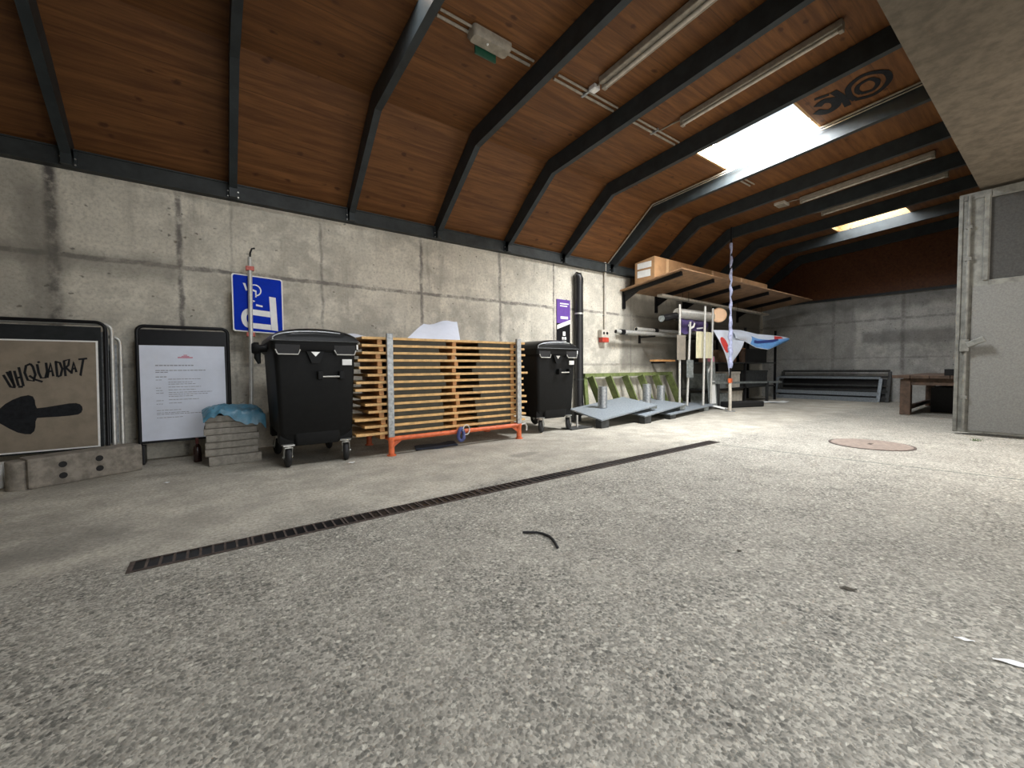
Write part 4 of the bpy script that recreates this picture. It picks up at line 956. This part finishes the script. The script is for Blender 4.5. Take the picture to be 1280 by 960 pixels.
# rack in the dark corner that carries the odds and ends
RX0, RX1, RYF, RYB = 9.35, 12.9, 5.02, 5.75
t = thing('storage_rack', 'dark steel storage rack filled with odds and ends in the far left corner', 'rack', (RX0, RYF, 0))
o_ = Matrix.Translation((-RX0, -RYF, 0))
for x in (RX0, 11.1, RX1):
    for y in (RYF, RYB): MB().box(x-0.025, x+0.025, y-0.025, y+0.025, 0, 1.95).xf(o_).build('upright', MAT_BLACK, t)
for z in (0.42, 1.06, 1.70):
    MB().box(RX0-0.02, RX1+0.02, RYF-0.02, RYB+0.02, z-0.03, z).xf(o_).build('shelf', MAT_DARKG, t)
MB().box(RX0-1.3, RX0+0.05, RYF+0.02, RYF+0.06, 1.95, 1.99).xf(o_).build('outrigger', MAT_BLACK, t)
def crate(x0, x1, y0, y1, z, h, m, label, cat='crate', name='storage_crate'):
    t = thing(name, label, cat, ((x0+x1)/2, (y0+y1)/2, z)); a, d = (x1-x0)/2, (y1-y0)/2
    b = MB(); b.box(-a, a, -d, -d+0.02, 0, h); b.box(-a, a, d-0.02, d, 0, h); b.box(-a, -a+0.02, -d+0.02, d-0.02, 0, h); b.box(a-0.02, a, -d+0.02, d-0.02, 0, h); b.box(-a+0.02, a-0.02, -d+0.02, d-0.02, 0, 0.02)
    b.build('shell', m, t)
    b = MB(); b.box(-a-0.012, a+0.012, -d-0.012, -d, h-0.05, h); b.box(-a-0.012, -a, -d, d, h-0.05, h); b.build('lip', m, t)
    return t
crate(9.5, 10.3, 5.10, 5.6, 0.42, 0.36, MAT_GREYB, 'grey crate on the lower shelf of the dark rack, left')
crate(10.45, 11.0, 5.10, 5.6, 0.42, 0.40, MAT_PALE, 'pale crate on the lower shelf of the dark rack, centre')
crate(11.25, 12.6, 5.10, 5.6, 0.42, 0.42, MAT_DARKG, 'dark crate on the lower shelf of the dark rack, right')
crate(9.55, 10.3, 5.06, 5.6, 0.0, 0.30, MAT_GREYB, 'grey crate on the floor under the dark rack, left')
crate(10.5, 11.05, 5.06, 5.6, 0.0, 0.33, MAT_PALE, 'pale crate on the floor under the dark rack, right')
crate(9.9, 10.8, 5.10, 5.6, 1.06, 0.30, MAT_BRICKBR, 'brown carton on the middle shelf of the dark rack', 'box', 'carton')
crate(11.3, 12.5, 5.08, 5.6, 1.06, 0.36, MAT_BLACK, 'black crate on the middle shelf of the dark rack')
for i, x in enumerate((10.98, 11.12)):
    t = thing('wooden_stub', ['left', 'right'][i]+' of two short brown wooden stubs on the middle rack shelf', 'wood', (x-0.03, 5.045, 1.06), 0)
    MB().box(-0.05, 0.05, -0.035, 0.035, 0.0, 0.34, 0.006).build('stub', MAT_OLDWOOD, t); MB().box(-0.055, 0.055, -0.04, 0.04, 0.34, 0.36).build('cap', MAT_BATTEN, t)
t = thing('long_metal_bar', 'long grey metal bar lying across the clutter in front of the dark rack', 'bar', (8.95, 4.92, 0.52))
MB().beam((0.25, 0.0, 0.06), (4.1, 0.0, -0.02), 0.05, 0.05).build('bar', MAT_GREYB, t)
for x in (0.6, 3.2): MB().box(x-0.03, x+0.03, -0.03, 0.03, -0.52, 0.02).build('stand', MAT_DARKG, t)
t = thing('wooden_plank_end', 'short orange plank end jutting out beside the leftmost post', 'plank', (7.95, 5.55, 1.10))
MB().beam((-0.05, 0, 0), (0.75, 0.0, 0.0), 0.12, 0.04).build('plank', MAT_BATTEN, t); MB().box(0.40, 0.46, 0.0, 0.348, -0.06, -0.0205).build('wall_arm', MAT_BLACK, t)

# white roll with round peach end, black roll, purple cloth on the outrigger / rack top
t = thing('white_roll', 'pale tube with a round peach coloured end lying above the sign posts', 'tube', (8.05, 5.04, 2.10))
MB().tube([(0, 0, 0), (1.30, -0.06, 0.0)], 0.11, 20).build('tube', MAT_ALU, t, True)
q = Vector((1.30, -0.06, 0.0))
MB().lathe([(0.0, -0.04), (0.14, -0.04), (0.165, -0.02), (0.165, 0.02), (0.14, 0.04), (0.0, 0.04)], (0, 0, 0), 'Y', 28).xf(Matrix.Translation(q+Vector((0.03, -0.15, 0.03))) @ Matrix.Rotation(R(-62), 4, 'Z')).build('round_end', MAT_PEACH, t, True)
t = thing('black_roll', 'short black roll sticking out left of the pale tube', 'roll', (7.52, 5.06, 1.96))
MB().tube([(0, 0, 0), (0.50, 0.0, 0.09)], 0.072, 18).build('roll', MAT_BLACK, t, True)
MB().lathe([(0, -0.01), (0.07, -0.01), (0.07, 0.004), (0, 0.004)], (0, 0, 0), 'X', 18).build('pale_core', MAT_GREYB, t, True)
MB().beam((0.40, 0.0, 0.06), (0.62, 0.0, 0.095), 0.04, 0.04).build('core_rod', MAT_BLACK, t)
def pc(u, v):
    x = 8.10+u*1.12; a = v*2.2
    return (x, 5.0+0.02*math.sin(u*14)-0.03*math.sin(v*6), 1.985-0.27*v-0.05*math.sin(u*9)*v+0.03*noise.noise(Vector((u*6, v*5, 0))))
o = MB().sheet(pc, 26, 12, 0.004).build('purple_cloth', simple('dark_purple_cloth', (0.045, 0.028, 0.10), 0.6, 0, 0.4, 9, 0.05), None, True); tag(o, 'crumpled purple cloth with white print hanging under the pale tube', 'cloth')
b = MB(); b.ribbon([(8.35, 4.962, 1.86), (8.45, 4.962, 1.80), (8.56, 4.962, 1.84), (8.6, 4.962, 1.92)], 0.05, (0, -1, 0), 0.003); b.ribbon([(8.68, 4.962, 1.80), (8.95, 4.962, 1.83)], 0.03, (0, -1, 0), 0.003); b.build('print', MAT_SIGNW, o)
# banner
def interp(P, u):
    u *= len(P)-1; i = min(int(u), len(P)-2); f = u-i
    return Vector(P[i]).lerp(Vector(P[i+1]), f)
t = thing('crumpled_banner', 'white and light blue printed banner thrown over the dark rack', 'banner', (9.2, 4.8, 1.70))
def bl(P): return [Vector(p)-Vector((9.2, 4.8, 1.70)) for p in P]
topR = bl([(9.85, 4.84, 1.83), (10.7, 4.95, 1.86), (11.6, 4.95, 1.80), (12.5, 4.92, 1.80), (13.0, 4.86, 1.78)])
botR = bl([(9.95, 4.72, 1.62), (10.5, 4.76, 1.56), (11.0, 4.72, 1.42), (11.7, 4.72, 1.38), (13.2, 4.82, 1.66)])
def fR(u, v):
    p = interp(topR, u).lerp(interp(botR, u), v); p.y -= 0.10*math.sin(PI*v)*(0.5+0.5*math.sin(u*8))
    return p
MB().sheet(fR, 30, 10, 0.004).build('white_part', MAT_SHEETW, t, True)
def fB(u, v):
    uu = 0.36+u*0.63; p = fR(uu, 0.36+v*0.60); p.y -= 0.006; return p
MB().sheet(fB, 20, 8, 0.003).build('blue_part', MAT_SHEETB, t, True)
def fN(u, v): p = fR(0.42+u*0.40, 0.58+v*0.20-u*0.34); p.y -= 0.013; return p
MB().sheet(fN, 12, 3, 0.002).build('navy_print', MAT_BNAVY, t, True)
def fD(u, v): p = fR(0.76+u*0.14, 0.06+v*0.24); p.y -= 0.014; return p
MB().sheet(fD, 6, 3, 0.002).build('red_print', MAT_BRED, t, True)
tl_ = bl([(9.15, 4.84, 1.78), (9.65, 4.82, 1.80), (10.75, 4.86, 1.80)]); 
def fL(u, v):
    p = interp(tl_, u).lerp(Vector((9.72, 4.72, 0.86))-Vector((9.2, 4.8, 1.70))+Vector(((u-0.5)*0.10, 0, (u-0.4)*0.3)), v); p.y -= 0.08*math.sin(PI*v); return p
MB().sheet(fL, 14, 16, 0.004).build('hanging_part', MAT_SHEETW, t, True)
def fr(u, v): p = fL(0.02+u*0.34, 0.16+v*0.36); p.y -= 0.012; return p
MB().prism([fr(0.45+0.45*math.cos(a), 0.5+0.5*math.sin(a)) for a in [2*PI*k/14 for k in range(14)]], (0, -0.002, 0)).build('red_mark', MAT_BRED, t)
# printed panel leaning below
t = thing('printed_board', 'narrow printed board leaning behind the rightmost sign post', 'board', (9.28, 4.885, 0.0)); t.rotation_euler = (R(-4), 0, 0)
MB().box(-0.17, 0.17, -0.01, 0.01, 0.02, 1.20).build('board', MAT_GREYB, t)
b = MB(); b.prism([(-0.15, -0.0115, 0.80), (0.02, -0.0115, 0.98), (0.02, -0.0115, 1.06), (-0.15, -0.0115, 0.88)], (0, 0.001, 0)); b.box(-0.10, 0.12, -0.0115, -0.0105, 0.10, 0.62); b.build('white_print', MAT_SIGNW, t)
b = MB(); b.box(-0.15, 0.15, -0.0115, -0.0105, 1.07, 1.18); b.build('pink_print', MAT_PINK, t)
def ws(u, v): return (9.03+u*0.34, 4.50+v*0.28+u*0.1, 0.012+0.02*math.sin(u*6)+0.05*v)
tag(MB().sheet(ws, 10, 5, 0.004).build('white_sheet', MAT_SIGNW, None, True), 'white sheet lying at the foot of the rightmost sign post', 'sheet')

# flag pole with barrier tape and rubber foot
t = thing('taped_pole', 'tall thin pole wrapped in blue and white tape reaching up to the roof', 'pole', (8.86, 4.30, 0.0))
MB().tube([(0, 0, 0.01), (-0.01, 0, 0.62)], 0.032, 10).build('wooden_foot', MAT_PALE, t, True)
MB().tube([(-0.01, 0, 0.58), (-0.03, 0, 3.86)], 0.017, 10).build('pole', MAT_BLACK, t, True)
b = MB(); P = []
for k in range(60):
    f = k/59; P.append((-0.012-0.02*f+0.007*math.sin(k*1.1), 0.007*math.cos(k*1.3), 0.92+f*2.62))
b.tube(P, [0.026+0.008*math.sin(k*0.9)+0.014*(k < 22) for k in range(60)], 8); b.build('tape_wrap', simple('blue_white_tape', (0.36, 0.39, 0.56), 0.4, 0, 0.35, 14, 0), t, True)
MB().box(-0.05, 0.03, -0.03, 0.03, 0.60, 0.70, 0.008).build('orange_clip', MAT_ORANGE, t)
MB().lathe([(0, 0), (0.10, 0), (0.10, 0.012), (0, 0.012)], n=20).build('foot_disc', MAT_GALV, t)
t = thing('rubber_foot', 'flat dark rubber fence foot lying beside the taped pole', 'rubber foot', (10.05, 4.60, 0), R(-20))
MB().box(-0.48, 0.48, -0.17, 0.17, 0, 0.13, 0.03).build('block', MAT_RUBBER, t)
for x in (-0.25, 0.0, 0.25): MB().box(x-0.04, x+0.04, -0.04, 0.04, 0.13, 0.134).build('socket', MAT_BLACK, t)

# ------------------------------------------------------------------ back wall items
def barrier(y0, y1, xb, xt, z, label, mat, nb):
    t = thing('site_barrier', label, 'barrier', (xb, (y0+y1)/2, 0), 0, 'metal barrier frames against the back wall')
    c = (y0+y1)/2; a, d = y0-c, y1-c; dx = xt-xb
    for y in (a, d): MB().beam((0, y, 0.0), (dx, y, z), 0.05, 0.07, (0, 1, 0)).build('side_rail', mat, t)
    for k in range(nb):
        f = [1.0, 0.30, 0.06, 0.8, 0.5][k]
        MB().beam((dx*f, a, z*f+0.02), (dx*f, d, z*f+0.02), 0.05, [0.06, 0.10, 0.11, 0.05, .05][k]).build('cross_rail', mat, t)
    if nb == 5: MB().prism([(dx*0.1+0.03, a, z*0.1), (dx*0.75+0.03, a, z*0.75), (dx*0.75+0.036, a, z*0.75), (dx*0.1+0.036, a, z*0.1)], (0, d-a, 0)).build('gap_shade_sheet', MAT_BLACK, t)  # black sheet put in for the dark of the gap between the frames
barrier(2.95, 5.35, 13.72, 13.98, 0.60, 'front pale grey barrier frame leaning at the back wall', MAT_GALVD, 3)
barrier(2.80, 5.25, 13.84, 14.10, 0.78, 'rear dark barrier frame leaning at the back wall', MAT_DARKG, 5)
for i, (y0, y1, x, z) in enumerate(((2.9, 5.3, 14.12, 0.0), (2.95, 5.2, 14.05, 0.0))):
    pass
t = thing('workbench', 'old dark wooden workbench standing beyond the grey gate', 'workbench', (12.1, 1.6, 0))
for (x, y) in ((-1.35, 0.30), (1.35, 0.36), (-1.35, -0.42), (1.35, -0.42)): MB().beam((x, y, 0.0), (x, y, 0.68), 0.15, 0.15, (0, 1, 0), 0.01).build('leg', MAT_OLDWOOD, t)
b = MB()
for k in range(4): b.box(-1.5, 1.5, -0.55+k*0.26, -0.30+k*0.26, 0.70, 0.755)
b.build('bench_top', MAT_OLDWOOD, t)
b = MB(); b.box(-1.42, 1.42, 0.27, 0.33, 0.57, 0.70); b.box(-1.42, 1.42, -0.46, -0.40, 0.57, 0.70); b.box(-1.4, -1.34, -0.4, 0.27, 0.57, 0.70); b.build('apron', MAT_OLDWOOD, t)
MB().beam((-1.35, 0.30, 0.12), (1.35, 0.36, 0.12), 0.06, 0.07).build('stretcher', MAT_OLDWOOD, t)
t = thing('dark_beam', 'dark timber beam lying on top of the wooden workbench', 'beam', (12.0, 1.30, 0.757))
MB().beam((-1.35, 0, 0.055), (1.2, 0, 0.055), 0.16, 0.11, bevel=0.008).build('beam', MAT_OLDWOOD, t)
MB().box(-1.36, -1.30, -0.085, 0.085, -0.0, 0.115, 0.004).build('end_band', MAT_BLACK, t)
crate(11.7, 13.1, 1.22, 1.70, 0.0, 0.50, MAT_BLACK, 'black crate on the floor under the workbench')

# ================================================================== CEILING FITTINGS
def cz(y): return deck_z(y)-0.002
Y_C = 3.42
labs = ['nearest', 'second', 'third', 'fourth']
for i, (x0, x1) in enumerate(((1.70, 2.76), (3.10, 4.08), (4.42, 5.40), (6.98, 7.70))):
    t = thing('ceiling_conduit', 'short pale conduit on the roof boards, %s from the camera' % labs[i], 'conduit', (x0, Y_C, cz(Y_C)), 0, 'conduits along the roof bays')
    MB().tube([(0, 0.02, -0.016), (x1-x0, 0.02, -0.016)], 0.014, 8).build('pipe', MAT_TUBE, t, True)
    MB().tube([(0, -0.05, -0.014), (x1-x0, -0.05, -0.014)], 0.012, 8).build('pipe', MAT_TUBE, t, True)
    MB().box((x1-x0)*0.45, (x1-x0)*0.45+0.03, -0.075, 0.045, -0.034, 0.0).build('clip', MAT_GALV, t)
def lamp(x, y0, y1, label, hw=0.055):
    y0, y1 = max(y0, y1), min(y0, y1)
    t = thing('tube_lamp', label, 'lamp', (x, y0, cz(y0)), 0, 'unlit tube lamps on the roof')
    dz = cz(y1)-cz(y0); q = Vector((0, y1-y0, dz))
    off_ = Vector((0, 0, -0.045))
    MB().beam(off_, q+off_, hw*2, 0.07, (0, 0, 1), 0.012).build('housing', MAT_TUBE, t)
    MB().tube([Vector((0, -0.04, -0.098)), q+Vector((0, 0.04, -0.098))], 0.019, 12).build('tube', MAT_PALE, t, True)
    for p in (Vector((0, -0.02, -0.09)), q+Vector((0, 0.02, -0.09))): MB().box(p.x-0.03, p.x+0.03, p.y-0.02, p.y+0.02, p.z-0.03, p.z+0.03, 0.005).build('end_cap', MAT_TUBE, t)
    MB().tube([Vector((0, 0, -0.03)), Vector((0, 0.12, -0.02)), Vector((0, max(0.13, Y_C-y0-0.05), -0.02))], 0.009, 6).build('feed_cable', MAT_TUBE, t)
lamp(3.58, 3.16, 0.95, 'wide unlit tube lamp on the roof, nearest the camera', 0.075)
lamp(4.95, 3.06, 1.38, 'slim unlit tube lamp on the roof, second from the camera', 0.04)
lamp(9.10, 3.15, 1.35, 'unlit tube lamp in the first bay behind the big skylight', 0.05)
lamp(10.55-0.35, 3.15, 1.35, 'unlit tube lamp just before the far skylight', 0.04)
t = thing('junction_box', 'small white junction box beside the wide tube lamp', 'junction box', (3.58, 3.29, cz(3.29)))
MB().box(-0.045, 0.045, -0.045, 0.045, -0.05, 0, 0.006).build('box', MAT_WHITE, t); MB().box(-0.03, 0.03, -0.03, 0.03, -0.054, -0.05).build('lid', MAT_SIGNW, t)
t = thing('junction_box', 'pale junction box at the end of the tube lamp behind the big skylight', 'junction box', (9.05, 3.45, cz(3.45)))
MB().box(-0.12, 0.12, -0.09, 0.09, -0.05, 0, 0.006).build('box', MAT_PALE, t); MB().box(-0.10, 0.10, -0.07, 0.07, -0.054, -0.05).build('lid', MAT_TUBE, t)
t = thing('emergency_lamp', 'pale emergency exit lamp with small green sign on the roof boards', 'emergency lamp', (2.24, 3.40, cz(3.40)))
b = MB(); b.loft([rrect(0.44, 0.15, 0.03, 0.0, -0.075), rrect(0.44, 0.15, 0.03, -0.05, -0.075), rrect(0.40, 0.11, 0.03, -0.085, -0.055)]); b.build('housing', MAT_TUBE, t, True)
MB().box(-0.12, 0.12, 0.075, 0.095, -0.14, -0.03, 0.004).build('exit_sign', MAT_EXIT, t)
b = MB(); b.prism([(-0.09, 0.0965, -0.085), (-0.05, 0.0965, -0.055), (-0.05, 0.0965, -0.115)], (0, 0.001, 0)); b.box(-0.05, 0.0, 0.0955, 0.097, -0.093, -0.077); b.box(0.04, 0.075, 0.0955, 0.097, -0.125, -0.045); b.build('pictogram', MAT_SIGNW, t)
MB().lathe([(0, -0.088), (0.012, -0.088), (0.008, -0.097), (0, -0.098)], (-0.04, -0.02, 0), 'Z', 12).build('indicator', MAT_SIGNW, t, True)
# thin cables along the bay of the big skylight
t = thing('rib_cable', 'thin pale cable running along the rib beside the big skylight', 'cable', (6.77, SLABY+0.05, deck_z(SLABY)-0.03))
P = [(6.77, SLABY+0.05, deck_z(SLABY+0.05)-0.03), (6.77, DK[0]-0.02, DK[1]-0.035), (6.77, 5.84, deck_z(5.84)-0.05)]
b = MB(); o_ = Vector(t.location)
b.tube([Vector(p)-o_ for p in P], 0.012, 8); b.build('cable', MAT_TUBE, t, True)
MB().tube([Vector(p)-o_+Vector((0.0, 0, -0.035)) for p in P[:2]], 0.008, 8).build('cable', MAT_TUBE, t, True)
